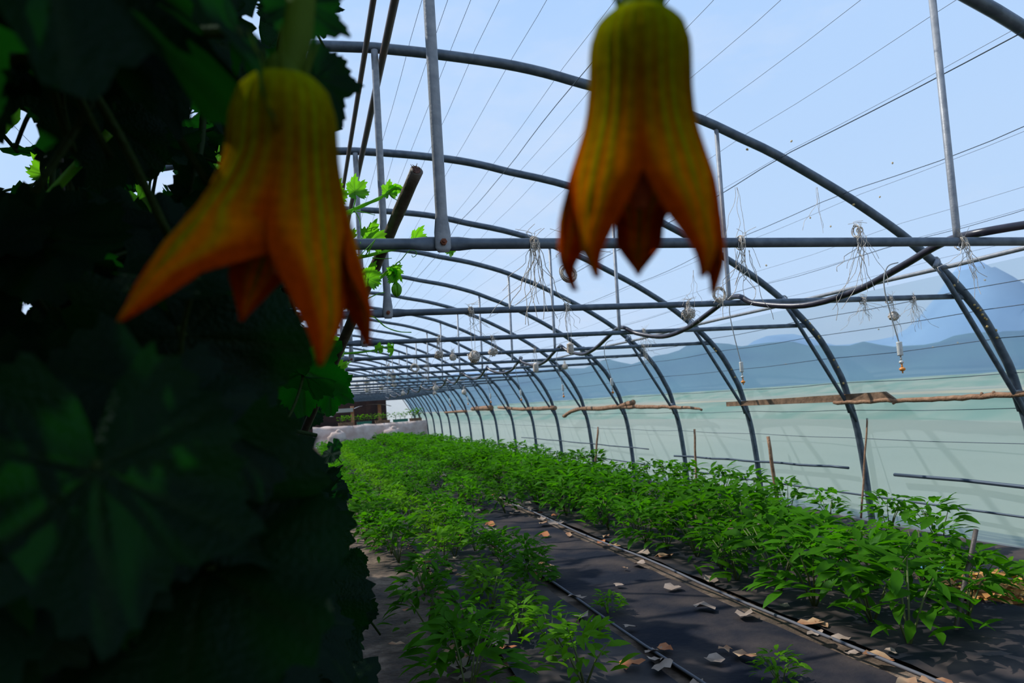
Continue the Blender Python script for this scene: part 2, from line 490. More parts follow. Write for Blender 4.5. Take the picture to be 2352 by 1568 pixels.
def f_king(b):
    n = 12; vs = []
    zs = [(ZB-0.028, 0.016, 0.004), (ZB-0.015, 0.024, 0.005), (ZB+0.03, 0.024, 0.005), (ZB+0.085, 0.0175, 0.0175), (ztop(CX)-0.02, 0.0175, 0.0175)]
    for z, rx, ry in zs:
        for j in range(n):
            a = 2*PI*j/n
            vs.append((CX+rx*math.cos(a), -0.014+ry*math.sin(a), z))
    b.add(vs, [(i*n+j, i*n+(j+1) % n, (i+1)*n+(j+1) % n, (i+1)*n+j) for i in range(len(zs)-1) for j in range(n)] + [tuple(range(n))[::-1]])
me_king = mk(f_king, 'king_post', M_steel2)
me_bolt = mk(lambda b: (b.tube([(CX, -0.019, ZB), (CX, -0.032, ZB)], 0.010, 6), b.tube([(CX, -0.032, ZB), (CX, -0.040, ZB)], 0.005, 6)), 'bolt', M_rust, False)
me_hang = {}
for s in (1, -1):
    x = XM if s > 0 else 2*CX-XM
    me_hang[s] = mk(lambda b: b.tube([(x-0.02, 0.0, ZB+0.01), (x-0.016, 0.0, ZB+0.05), (x, 0.0, ztop(x)-0.02)], [0.010, 0.013, 0.013], 10), 'hanger_post', M_steel2)
me_brace = {}
for s in (1, -1):
    P = [(3.72, -0.03, 0.67+H), (3.80, -0.03, 0.56+H), (4.25, -0.03, -0.20+H), (4.315, -0.025, -0.33+H)]
    if s < 0: P = [(2*CX-p[0], p[1], p[2]) for p in P]
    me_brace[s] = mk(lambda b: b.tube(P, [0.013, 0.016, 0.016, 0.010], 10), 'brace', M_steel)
def f_clip(b):
    b.tube([(3.735, -0.035, 0.70+H), (3.70, -0.045, 0.655+H)], 0.014, 8)
    b.tube([(3.76+0.030*math.cos(a), 0, 0.694+H+0.030*math.sin(a)) for a in [k*PI/5 for k in range(10)]], 0.006, 6, close=True)
me_clip = mk(f_clip, 'pipe_clip', M_steel2)
def f_sleeve(b):
    b.tube([(4.20, 0, 0.10+H), (4.255, 0, -0.06+H)], 0.031, 12)
me_sleeve = mk(lambda b: b.tube([(4.262, 0, -0.12+H), (4.298, 0, -0.25+H)], 0.032, 12), 'joint_sleeve', M_steel)
ord_ = ['nearest', 'second', 'third', 'fourth', 'fifth', 'sixth', 'seventh', 'eighth', 'ninth', 'tenth', 'eleventh', 'twelfth']
for n in range(NARCH):
    yy = Y0+n*S
    a = empty('greenhouse_arch', (0, yy, 0))
    if n < 12:
        lab = '%s grey steel tunnel arch%s, with crossbar and posts' % (ord_[n], ' from the camera' if n else ' to the camera')
        tag(a, lab, 'arch', 'steel arches of the tunnel')
    else:
        tag(a, 'distant grey steel tunnel arch near the far end of the tunnel', 'arch', 'steel arches near the far end of the tunnel')
    link('arch_pipe', me_arch, a); link('crossbar', me_bar, a)
    k = link('king_post', me_king, a); link('bolt', me_bolt, k)
    for s in (1, -1):
        link('hanger_post', me_hang[s], a); link('brace', me_brace[s], a)
    link('pipe_clip', me_clip, a); link('joint_sleeve', me_sleeve, a)
# long pipes
def longtube(name, x, z, r, m, label, cat, group=None, y0=-3.5, y1=YE-0.2, wob=0.0, seg=40, sag=0.0, seed=0):
    pts = []
    for i in range(seg+1):
        y = y0+(y1-y0)*i/seg
        ph = ((y-Y0)/S) % 1.0
        pts.append((x+wob*noise.noise(Vector((y*0.7, seed, 0))), y, z+H-sag*math.sin(PI*ph)+wob*noise.noise(Vector((y*0.7, seed, 5)))))
    b = MB(); b.tube(pts, r, 6 if r < 0.008 else 10)
    return tag(b.build(name, m), label, cat, group)
longtube('ridge_pipe', 0.352, 1.775, 0.014, M_rustpipe, 'rust-stained ridge pipe running along the crown of the arches, left of two', 'pipe')
longtube('ridge_pipe', 0.442, 1.770, 0.019, M_rustpipe, 'thicker rust-stained ridge pipe along the crown of the arches, right of two', 'pipe')
longtube('side_pipe', 3.765, 0.655, 0.014, M_steel2, 'grey steel pipe clipped along the right shoulder of the arches', 'pipe', wob=0.012)
# heavy wires
for i, (x, z, r, lab) in enumerate([(1.427, 1.668, 0.0022, 'dark bent wire high under the arches beside the left flower'),
                                   (2.70, 1.300, 0.0026, 'thick dark wire slanting behind the right flower to the upper right'),
                                   (3.117, 1.095, 0.0020, 'medium dark wire below the thick dark wire on the right'),
                                   (3.534, 0.815, 0.0016, 'thin dark wavy wire crossing just above the nearest crossbar')]):
    longtube('support_wire', x, z, r, M_wire, lab, 'wire', wob=0.03, sag=0.015, seg=120, seed=i*3.3)
# film wires at regular spacing, lying on the arches
def along(s):
    R = smooth_pts([(x, 0, z) for x, z in PROF], 3); acc = 0
    for p, q in zip(R, R[1:]):
        d = (q-p).length
        if acc+d >= s:
            return p.lerp(q, (s-acc)/d)
        acc += d
    return R[-1]
sl = [0.18, 0.29, 0.39, 0.52, 0.72, 1.0, 1.21, 1.38, 1.62, 1.88, 2.15, 2.42, 2.95, 3.28, 3.42, 3.62, 3.85, 4.02, 4.24, 4.47, 4.70, 4.93]
for i, s in enumerate(sl):
    p = along(s)
    top = s < 3.7
    longtube('film_wire', p.x, p.z+0.036 if top else p.z, 0.0013 if top else 0.0026, M_wire_thin if top else M_wire,
             'hair-thin wire under the roof film' if top else 'thin grey wire along the right side film', 'wire',
             'thin wires under the roof film' if top else 'wires along the right side film', wob=0.010, sag=0.012, seg=84, seed=40+i)
    if not top:
        bpy.context.scene.objects[-1] if False else None
for i, s in enumerate([0.3, 0.7, 1.2, 1.8, 2.4, 3.0, 3.6, 4.2]):
    p = along(s)
    longtube('film_wire', 2*CX-p.x, p.z+0.036, 0.0013, M_wire_thin, 'hair-thin wire under the roof film', 'wire', 'thin wires under the roof film', wob=0.01, sag=0.012, seg=84, seed=90+i)
# low rails on the right wall
def rail(y0, y1, z, r, label, name='wall_rail', dz=0.0):
    b = MB(); n = 14
    b.tube([(4.345, y0+(y1-y0)*i/n, z+H+dz*i/n+0.004*math.sin(i*1.7)) for i in range(n+1)], r, 8)
    tag(b.build(name, M_wire), label, 'rail')
rail(0.5, 4.75, -0.735, 0.013, 'dark low rail on the right side film between the two nearest bays')
rail(5.25, 8.3, -0.72, 0.011, 'dark low rail on the right side film right of the leaning stake', dz=-0.05)
rail(9.0, 15.0, -0.72, 0.008, 'thin far low rail on the right side film')
rail(0.5, 30.0, -0.93, 0.008, 'lowest thin dark rail along the foot of the right side film')

# ------------------------------------------------------------------ hose looped over the crossbars
b = MB(); P = []
P += [(3.3, 1.2, 0.46+H), (2.80, 1.72, 0.515+H), (2.60, 1.95, 0.522+H)]
for n in range(0, 14):
    yb = Y0+n*S
    dx = (0.05, 0.0, -0.05, 0.0)[n % 4]
    P += [(2.42 if n == 0 else 2.36+dx*.5, yb, 0.513+H), (2.42+dx, yb+0.15*S, 0.525+H), (2.42+dx, yb+0.30*S, 0.472+H), (2.44+dx, yb+0.5*S, 0.418+H), (2.43+dx*.5, yb+0.72*S, 0.398+H), (2.38, yb+0.92*S, 0.455+H)]
b.tube(smooth_pts(P, 5), 0.0155, 10)
tag(b.build('irrigation_hose', M_hose), 'black water hose looping in waves over the crossbars on the right', 'hose')
# fogger drops hanging from the hose
for n in range(0, 8):
    yb = Y0+0.22*S+n*S+(0.17, -0.13, 0.28, 0.0)[min(n, 3)]
    zt = (0.465, 0.52, 0.44, 0.48)[min(n, 3)]+H
    xx = 2.485
    root = empty('drop_nozzle', (xx, yb, 0))
    L = zt-H-0.155
    # bowed thin tube
    zb = zt-L
    labs = ['nearest white tube drop with ribbed weight and orange nozzle hanging from the hose', 'second white tube drop with ribbed weight and orange nozzle on the hose', 'third white tube drop with orange nozzle hanging before the knee of an arch']
    tag(root, labs[n] if n < 3 else 'far small tube drop nozzle hanging from the black hose', 'nozzle', 'drop nozzles along the hose' if n < 3 else 'far drop nozzles along the hose')
    bt = MB()
    bt.tube(smooth_pts([(0.02, 0, zt+0.035), (-0.035, 0, zt+0.020), (-0.062, 0, zt-0.03), (-0.066, 0, zt-0.09), (-0.052, 0, zt-L*.55), (-0.036, 0, zt-L*.8), (-0.022, 0, zb)], 5), 0.0028, 6)
    bt.build('drop_tube', M_tube, root)
    bw = MB()
    prof = []
    for k in range(13):
        prof.append((zb-0.005*k, 0.0125 if k % 2 else 0.0108))
    bw.tube([(-0.021, 0, z) for z, r in prof], [r for z, r in prof], 10)
    bw.build('ribbed_weight', M_white, root)
    bb = MB(); bb.blob((-0.02, 0, zb-0.088), (0.010, 0.010, 0.008)); bb.tube([(-0.02, 0, zb-0.06), (-0.02, 0, zb-0.08)], 0.004, 6)
    bb.build('check_valve', M_white, root)
    bo = MB(); bo.blob((-0.019, 0, zb-0.118), (0.013, 0.013, 0.009)); bo.tube([(-0.019, 0, zb-0.095), (-0.019, 0, zb-0.112)], 0.0035, 6); bo.tube([(-0.019, 0, zb-0.125), (-0.019, 0, zb-0.136)], 0.003, 6)
    bo.build('nozzle', M_orange, root)

# ------------------------------------------------------------------ twine
def strand(b, p, length, r=0.0011, sway=0.03, rg=rnd, n=7):
    q = Vector(p); pts = [q.copy()]
    dx = rg.uniform(-1, 1); dy = rg.uniform(-1, 1)
    for i in range(n):
        q = q+Vector((dx*sway*rg.uniform(-0.2, 1)/n*2, dy*sway*rg.uniform(-0.2, 1)/n*2, -length/n))
        dx += rg.uniform(-0.9, 0.9)
        pts.append(q.copy())
    b.tube(smooth_pts(pts, 2), r, 4, cap=False)
def loops(b, c, R, n, r=0.0015, rg=rnd, flat=0.35, axis=None):
    c = Vector(c)
    for k in range(n):
        ax = Vector((rg.gauss(0, flat), 1, rg.gauss(0, flat))).normalized()
        if axis is not None: ax = (Vector(axis)+Vector((rg.gauss(0, .25), rg.gauss(0, .25), rg.gauss(0, .25)))).normalized()
        t = ax.orthogonal().normalized(); s = ax.cross(t)
        rr = R*rg.uniform(0.75, 1.1); oc = c+Vector((rg.gauss(0, R*.1), rg.gauss(0, R*.15), rg.gauss(0, R*.1)))
        b.tube([oc+(t*math.cos(a)+s*math.sin(a)*1.1)*rr for a in [2*PI*j/14 for j in range(14)]], r, 4, close=True)
def twine(px, py, n, kind, label, drop=0.0, size=0.02, strands=5, length=0.08, group='twine hanks on the crossbars', yoff=-0.02, seed=0):
    """knot on the bar at (px, py) in arch plane n; what hangs from it depends on kind"""
    rg = random.Random(seed+int(px)*7+int(py))
    Y = Y0+n*S+yoff
    p = at(px, py, Y)
    root = empty('twine_hank', p)
    tag(root, label, 'twine', group)
    b = MB()
    loops(b, (0, 0.015, 0), 0.021, 4, 0.0016, rg, axis=(1, 0, 0))
    loops(b, (0, 0, 0.004), 0.011, 3, 0.0014, rg)
    b.build('knot', M_twine, root)
    b = MB()
    for k in range(strands):
        strand(b, (rg.uniform(-.012, .012), rg.uniform(-.01, .01), 0), length*rg.uniform(0.4, 1.2), 0.0009, 0.05, rg)
    for k in range(strands//2+1):   # frayed ends standing up
        q = Vector((rg.uniform(-.01, .01), 0, 0.01))
        b.tube(smooth_pts([q, q+Vector((rg.uniform(-.02, .02), 0, .02)), q+Vector((rg.uniform(-.05, .05), rg.uniform(-.02, .02), rg.uniform(0.01, .045)))], 3), 0.0008, 4, cap=False)
    b.build('loose_ends', M_twine, root)
    if drop:
        b = MB()
        for sx in (-0.004, 0.005):
            b.tube(smooth_pts([(sx, 0, 0), (sx*2.2, 0, -drop*.5), (sx, 0, -drop)], 3), 0.0010, 4, cap=False)
        b.build('hanging_string', M_twine, root)
    b = MB()
    if kind == 'ball':
        b.blob((0, 0, -drop), (size*.8, size*.8, size*.85), 12, 9, 0.15, seed)
        loops(b, (0, 0, -drop), size*.88, 16, 0.0022, rg, flat=2.0)
        b.build('twine_ball', M_twine, root)
    elif kind == 'ring':
        loops(b, (0, 0, -drop), size, 12, 0.0019, rg, flat=0.12)
        b.build('twine_coil', M_twine, root)
    elif kind == 'spindle':
        prof = [(-drop+size*1.3, size*.25), (-drop+size*.9, size*.62), (-drop, size*.75), (-drop-size*.9, size*.62), (-drop-size*1.3, size*.2)]
        b.tube([(0, 0, z) for z, r in prof], [r for z, r in prof], 10)
        for k in range(9):
            z = -drop+size*(0.9-1.8*k/8)
            b.tube([(size*.74*math.cos(a), size*.74*math.sin(a), z+0.003*math.sin(a)) for a in [2*PI*j/10 for j in range(10)]], 0.0018, 4, close=True)
        b.build('wound_spool', M_twine, root)
    elif kind == 'wisp':
        for k in range(9):
            strand(b, (rg.uniform(-.02, .02), rg.uniform(-.01, .01), -drop), length*rg.uniform(.5, 1.4), 0.0011, 0.09, rg)
        b.build('frayed_bundle', M_twine, root)
    return root
twine(1228, 556, 0, 'wisp', 'messy pale twine knotted on the nearest crossbar left of the right flower', 0, 0.02, 9, 0.20, None)
twine(1300, 560, 0, 'ring', 'coiled pale twine hanging behind the left petals of the right flower', 0.09, 0.022, 4, 0.05, None)
twine(1705, 555, 0, 'wisp', 'long frayed strings hanging from the nearest crossbar right of the right flower', 0.03, 0.02, 5, 0.17, None)
twine(1975, 530, 0, 'wisp', 'tangled strings on a wire above and below the nearest crossbar', 0.02, 0.02, 6, 0.2, None)
twine(2215, 556, 0, 'wisp', 'frayed strings hanging where the right hanger post meets the nearest crossbar', 0.0, 0.02, 5, 0.15, None)
twine(1082, 712, 1, 'ball', 'round twine ball on long strings from the second crossbar', 0.235, 0.031, 8, 0.12, None)
twine(1303, 705, 1, 'spindle', 'wound twine spool on long strings from the second crossbar', 0.215, 0.024, 8, 0.10, None)
twine(1580, 700, 1, 'ball', 'lumpy bundle of pale twine on the second crossbar left of the coil', 0.045, 0.036, 16, 0.10, None)
twine(1655, 692, 1, 'ring', 'grey twine coil standing on the second crossbar below the right flower', -0.04, 0.036, 4, 0.06, None)
twine(2048, 688, 1, 'ball', 'ragged twine tuft hanging below the right part of the second crossbar', 0.10, 0.028, 10, 0.2, None)
twine(2100, 688, 1, 'wisp', 'twine wrapped on the second crossbar beside the nearest drop nozzle', 0.0, 0.028, 10, 0.15, None)
twine(1985, 690, 1, 'wisp', 'cobweb-like strings wound around the second crossbar', 0.0, 0.028, 12, 0.12, None)
for px, py, n, kd, dr, sz, lab in [(1007, 783, 2, 'ball', 0.095, 0.030, 'pale twine ball hanging left on the third crossbar'), (1131, 776, 2, 'ball', 0.10, 0.033, 'pale twine ball hanging right on the third crossbar'),
        (1480, 760, 2, 'wisp', 0.0, 0.03, 'frayed twine where the third crossbar meets its arch post'),
        (1040, 808, 3, 'ball', 0.05, 0.030, 'small twine ball on the fourth crossbar right of a ring'), (1228, 805, 3, 'spindle', 0.16, 0.036, 'white string cluster hanging low from the fourth crossbar'), (1480, 797, 3, 'wisp', 0.0, 0.05, 'twine lump at the right end of the fourth crossbar'),
        (952, 820, 4, 'ring', 0.12, 0.042, 'open twine ring hanging from the fifth crossbar'), (980, 822, 4, 'wisp', 0.06, 0.045, 'twine bundle with a tail right of the open ring'), (1297, 832, 5, 'ball', 0.06, 0.045, 'pale twine lump at the right end of the sixth crossbar'),
        (893, 838, 5, 'wisp', 0.05, 0.045, 'small pale twine knot on the sixth crossbar near the vines'), (903, 853, 6, 'ball', 0.05, 0.05, 'small pale twine ball on the seventh crossbar')]:
    twine(px, py, n, kd, lab, dr, sz, 6, 0.10+0.02*n, None)
for px, py, n in [(842, 868, 8), (842, 886, 9), (820, 880, 9), (848, 893, 12), (905, 873, 8), (925, 895, 10), (1000, 880, 7), (1065, 890, 7), (998, 895, 11), (875, 880, 9)]:
    twine(px, py, n, 'ball', 'tiny far clump of twine hanging from a distant crossbar', 0.08, 0.05, 3, 0.2, 'far twine clumps on the distant crossbars')
# loose strings hanging from wires
b = MB(); rg = random.Random(3)
for px, py, Y, L in [(1690, 430, 2.2, 0.35), (1875, 430, 2.7, 0.22), (1590, 620, 3.5, 0.2), (2140, 570, 2.3, 0.0)]:
    if L:
        bb = MB()
        for k in range(3): strand(bb, at(px+rg.uniform(-3, 3), py, Y), L*rg.uniform(.7, 1), 0.0009, 0.06, rg, 9)
        tag(bb.build('loose_string', M_twine), {1690: 'thin loose string hanging right beside the right flower', 1875: 'short curly string hanging from the thick dark wire', 1590: 'loose strings hanging under the tips of the right flower'}[px], 'string')

# ------------------------------------------------------------------ wood on the right wall
def plank(p0, p1, w, t, name, label, m=M_wood):
    p0 = Vector(p0); p1 = Vector(p1); d = (p1-p0); L = d.length; d.normalize()
    up = Vector((0, 0, 1)); sd = d.cross(up).normalized(); up = sd.cross(d)
    b = MB(); n = 10; vs = []
    for i in range(n+1):
        s = i/n; c = p0+d*L*s
        ww = w*(0.72+0.28*s)+0.004*noise.noise(c*4)
        off = 0 if i < n else 0
        for a, e_ in ((-1, -1), (-1, 1), (1, 1), (1, -1)):
            vs.append(c+sd*t*a/2+up*ww*e_/2 + (d*0.05*(-e_) if i == n else Vector()))
    fs = [(i*4+j, i*4+(j+1) % 4, (i+1)*4+(j+1) % 4, (i+1)*4+j) for i in range(n) for j in range(4)]+[(3, 2, 1, 0), (n*4, n*4+1, n*4+2, n*4+3)]
    b.add(vs, fs)
    return tag(b.build(name, m, smooth=False), label, 'plank')
def branch(P, r0, r1, label, name='branch', m=M_branch, twig=True, seed=0):
    rg = random.Random(seed)
    pts = smooth_pts(P, 6); n = len(pts)
    pts = [p+Vector((0, rg.uniform(-.006, .006), rg.uniform(-.006, .006))) for p in pts]
    b = MB(); b.tube(pts, [r0+(r1-r0)*i/(n-1)+rg.uniform(-.0015, .0015) for i in range(n)], 8)
    if twig:
        for k in range(4):
            i = rg.randrange(2, n-2); q = pts[i]
            b.tube([q, q+Vector((-.01, rg.uniform(-.02, .02), rg.choice((-1, 1))*rg.uniform(.012, .028)))], [r1*.9, r1*.4], 6)
    return tag(b.build(name, m), label, 'branch')
plank(atx(1670, 928, 4.225), atx(2046, 908, 4.225), 0.064, 0.02, 'plank', 'weathered brown plank tucked behind the third and fourth arches')
branch([atx(1915, 925, 4.22), atx(2000, 921, 4.22), atx(2120, 917, 4.22), atx(2230, 911, 4.22), atx(2400, 902, 4.22)], 0.015, 0.020, 'long knobbly brown branch right of the plank on the side film', seed=1)
branch([atx(1295, 956, 4.22), atx(1325, 940, 4.22), atx(1400, 936, 4.22), atx(1455, 924, 4.22)], 0.028, 0.036, 'forked brown branch tied across the sixth and seventh arches', seed=2)
branch([atx(1425, 934, 4.22), atx(1500, 934, 4.22), atx(1560, 935, 4.22), atx(1612, 940, 4.22)], 0.030, 0.012, 'thin brown branch between the fifth and sixth arches', seed=3)
branch([atx(1145, 935, 4.22), atx(1200, 939, 4.22), atx(1275, 936, 4.22)], 0.03, 0.04, 'pale brown branch across distant arches left of the forked branch', seed=4)
branch([atx(1085, 939, 4.22), atx(1128, 936, 4.22)], 0.05, 0.065, 'thick short pale branch further along the side film', seed=5)
branch([atx(1022, 947, 4.22), atx(1070, 944, 4.22)], 0.03, 0.04, 'farthest pale branch along the side film', seed=6)
# stakes by the wall
def stake(px0, py0, px1, py1, Y, r, label, m=M_branch):
    p0 = at(px0, py0, Y); p1 = at(px1, py1, Y-0.02)
    b = MB(); d = (p1-p0)
    pts = [p0+d*i/6+Vector((0.003*math.sin(i*2), 0, 0)) for i in range(7)]
    b.tube(pts, [r*(0.85+0.03*i) for i in range(7)], 8)
    tag(b.build('stake', m), label, 'stake')
stake(1595, 985, 1600, 1120, 7.6, 0.014, 'thin upright wooden stake before the side film left of the leaning one')
stake(1764, 1002, 1790, 1180, 6.2, 0.019, 'leaning wooden stake before the side film in the middle bay')
stake(1992, 960, 1978, 1190, 5.0, 0.008, 'pale stake standing beside the foot of the third arch')
stake(2242, 1215, 2170, 1560, 2.75, 0.012, 'dark stake standing in the crop row at the lower right', M_bamboo)
stake(1374, 980, 1366, 1080, 10.8, 0.018, 'far thin stake before the side film beside the sixth arch')
# leaning pole by the vine tips
p0 = at(957, 392, 2.02); p1 = at(822, 705, 2.62)
root = empty('leaning_pole', p1)
tag(root, 'dark round pole leaning up to the right behind the nearest crossbar', 'pole')
b = MB(); d = p0-p1
ln = d.length; dn = d.normalized()
p2 = p1-dn*1.1
b.tube([p2-p1]+[dn*(ln*i/12) for i in range(13)], [0.0175]+[0.0185+0.0007*math.sin(i*2.2) for i in range(13)], 16, cap=True)
b.build('shaft', M_bamboo, root)
b = MB()
n_ = dn.orthogonal().normalized(); s_ = dn.cross(n_)
vs = [d+dn*0.002+(n_*math.cos(a)+s_*math.sin(a))*0.012 for a in [2*PI*k/12 for k in range(12)]]
b.add(vs, [tuple(range(12))])
rg = random.Random(5)
for k in range(7):
    a = rg.uniform(0, 2*PI)
    q = d+(n_*math.cos(a)+s_*math.sin(a))*0.012
    b.tube([q, q+dn*rg.uniform(.004, .012)+Vector((rg.uniform(-.012, .004), 0, rg.uniform(0, .006)))], [0.0018, 0.0006], 4)
b.build('broken_end', mat('dark_pith', (0.03, 0.012, 0.008), 0.9, 0, (0.12, 0.05, 0.03), 200), root)

# ------------------------------------------------------------------ snails on the arch legs
me_snail = mk(lambda b: (b.blob((0, 0, 0), (0.007, 0.006, 0.0058), 8, 6), b.blob((0.004, 0.001, 0.002), (0.004, 0.0035, 0.0035), 6, 4), b.tube([(-0.006, 0, -0.004), (0.002, 0, -0.005), (0.009, 0, -0.003)], [0.001, 0.0022, 0.001], 5)), 'snail', M_snail)
rg = random.Random(11)
def snail(p, s=1.0, where='inner side of the second arch'):
    o = link('snail', me_snail, None, p, (rg.uniform(0, 6), rg.uniform(0, 6), rg.uniform(0, 6)), s)
    tag(o, 'tiny yellowish snail stuck on the %s' % where, 'snail', 'snails on the %s' % where)
for n, L in ((1, [(2182, 652), (2192, 655), (2238, 700), (2246, 707), (2252, 712), (2256, 722), (2262, 730), (2266, 733), (2288, 758), (2290, 775), (2267, 750), (1716, 343), (1960, 470)]),
             (2, [(1860, 742), (1850, 735), (1868, 757), (1880, 772), (1882, 776), (1925, 843), (1937, 880), (1915, 826)]),
             (3, [(1640, 800), (1680, 848), (1688, 866), (1645, 806)])):
    for px, py in L:
        p = at(px, py, Y0+n*S-0.026)
        snail(p, 1.0+0.15*n, 'inner side of the %s arch' % ord_[n])
for px, py, Y in [(1818, 324, 3.9), (2050, 374, 3.9), (1981, 467, 4.4), (2021, 452, 4.4), (2262, 643, 4.3), (2200, 787, 5.0), (2143, 797, 5.0), (1908, 520, 4.6), (1760, 609, 5.0), (2018, 756, 5.0), (1805, 836, 6.2), (1861, 500, 4.6)]:
    snail(at(px, py, Y), 1.1, 'roof film between the arches')

# ------------------------------------------------------------------ leaves
LOBES = [(0.0, 1.0, 0.30), (0.95, 0.86, 0.30), (-0.95, 0.86, 0.30), (1.95, 0.72, 0.34), (-1.95, 0.72, 0.34)]
def leaf_mesh(name, m, seed, seg=90, rings=6, cup=0.18, droop=0.25, teeth=0.09, sharp=0.9, petiole=0.0, mstem=None):
    """palmate leaf about 1 unit across, petiole joint at the origin, tip towards +Y, face up +Z"""
    rg = random.Random(seed)
    vein = []
    vs = [(0, 0, 0)]; vein.append(1.0)
    jit = [rg.uniform(0.9, 1.1) for _ in LOBES]
    for k in range(1, rings+1):
        for j in range(seg):
            a = -PI+2*PI*(j+0.5)/seg
            r = 0.40
            best = 9
            for (la, lr, lw), jj in zip(LOBES, jit):
                d = abs(a-la)
                best = min(best, d)
                r = max(r, 0.36+(lr*jj*0.58-0.36)*max(0, 1-(d/(lw*1.6))**(1.0/sharp)))
            sinus = max(0, 1-abs(PI-abs(a))/0.42)
            r *= 1-0.80*sinus
            t = (j*1.0) % 3
            r *= 1+teeth*(0.5 if t == 0 else (-0.5 if t == 1 else 0))+0.02*math.sin(j*1.3+seed)
            f = k/rings
            rr = r*f
            x = rr*math.sin(a); y = rr*math.cos(a)
            v = max(0, 1-best/(0.045/(f+0.05)+0.015))
            z = cup*rr*rr*1.2 - droop*max(0, y)**2 - droop*0.6*x*x
            z += 0.035*math.sin(a*7+seed)*f*f + 0.05*noise.noise(Vector((x*4, y*4, seed)))-0.015*v
            vs.append((x, y, z)); vein.append(min(1, v)*(1 if k < rings else 0.2))
    fs = [(0, 1+j, 1+(j+1) % seg) for j in range(seg)]
    for k in range(rings-1):
        for j in range(seg):
            a = 1+k*seg+j; c = 1+k*seg+(j+1) % seg
            fs.append((a, a+seg, c+seg, c))
    b = MB(); b.add(vs, fs)
    nv = len(vs)
    mats = [m]
    if petiole:
        b.tube(smooth_pts([(0, 0, 0), (0, -0.10, -0.10), (0.03, -0.2, -petiole*.5), (0.0, -0.25, -petiole)], 4), 0.018, 6, m=1)
        mats = [m, mstem or M_stemdark]
    me = b.mesh(name, mats)
    at_ = me.attributes.new('vein', 'FLOAT', 'POINT')
    at_.data.foreach_set('value', vein+[0.0]*(len(b.v)-nv))
    return me
L_big = [leaf_mesh('shade_tone_squash_leaf', M_shadeleaf, s, cup=rnd.uniform(.0, .35), droop=rnd.uniform(.15, .6), petiole=0.9) for s in range(5)]
L_near = [leaf_mesh('shade_tone_squash_leaf', M_shadeleaf, s+20, cup=0.1, droop=0.25) for s in range(2)]
L_young = [leaf_mesh('sun_tone_leaf', M_young_sun, s+50, teeth=0.16, sharp=0.8, cup=0.9, droop=0.1, seg=72) for s in range(3)]
def orient(normal, up):
    """rotation whose local Z is the leaf normal and local Y the tip direction"""
    z = Vector(normal).normalized(); y = Vector(up); y = (y-z*y.dot(z)).normalized(); x = y.cross(z)
    m = Matrix((x, y, z)).transposed()
    return m.to_euler()

# clear views that the vines leave open
EDGE = [(0, 800), (60, 815), (100, 765), (150, 735), (170, 760), (230, 785), (300, 800), (312, 755), (560, 745), (690, 690), (740, 712), (800, 752), (860, 772), (905, 800), (935, 772), (1000, 785), (1060, 800), (1150, 815), (1300, 850), (1568, 920), (2400, 1100)]
def xedge(y):
    if y <= 0: return 800
    for (a, xa), (c, xc) in zip(EDGE, EDGE[1:]):
        if a <= y <= c: return xa+(xc-xa)*(y-a)/(c-a)
    return 1100
GAPS = [(408, 228, 26), (30, 300, 22), (36, 395, 32), (40, 715, 22), (716, 765, 22), (580, 40, 14), (318, 455, 12), (10, 440, 20)]
def opening(p):
    """gap shaped through the leaves along the sun line, to light the vine tips"""
    for q in ((0.24, 2.15, 1.66), (0.30, 2.1, 1.50), (0.12, 2.3, 1.75)):
        d = Vector(p)-Vector(q); t = d.dot(sun_from)
        if t > 0.08 and (d-sun_from*t).length < 0.27: return True
    return False
def allowed(me, mw, samp=7):
    if opening(mw.translation): return False  # no leaf may fill the gap shaped for the sun
    pts = []
    for i in range(0, len(me.vertices), samp):
        q = proj(mw @ me.vertices[i].co)
        if q is None: return False
        pts.append(q)
    cxm = sum(p[0] for p in pts)/len(pts); cym = sum(p[1] for p in pts)/len(pts)
    if cxm > 1400 or cym < -900 or cym > 2400: return False
    for p in pts:
        if p[0] > xedge(p[1]): return False
    rad = max(math.hypot(p[0]-cxm, p[1]-cym) for p in pts)
    for gx, gy, gr in GAPS:
        if math.hypot(cxm-gx, cym-gy) > rad+gr: continue
        m = min(math.hypot(p[0]-gx, p[1]-gy) for p in pts)
        if m < gr: return False
        # is the gap inside the leaf? winding by octants
        octs = set(int((math.atan2(p[1]-gy, p[0]-gx)+PI)/(PI/4)) for p in pts)
        if len(octs) >= 6: return False
    return True
rg = random.Random(21)
vines = []
VD = [(0.30, 1.25, 'nearest squash vine on the left, hanging over the camera'), (1.25, 2.3, 'dark squash vine on the left just behind the left flower'),
      (2.3, 3.6, 'third squash vine on the left around the leaning pole'), (3.6, 5.4, 'fourth squash vine from the camera on the left trellis'), (5.4, 8.5, 'fifth squash vine further down the left trellis'), (8.5, 13.0, 'farthest squash vine down the left trellis')]
placed = 0
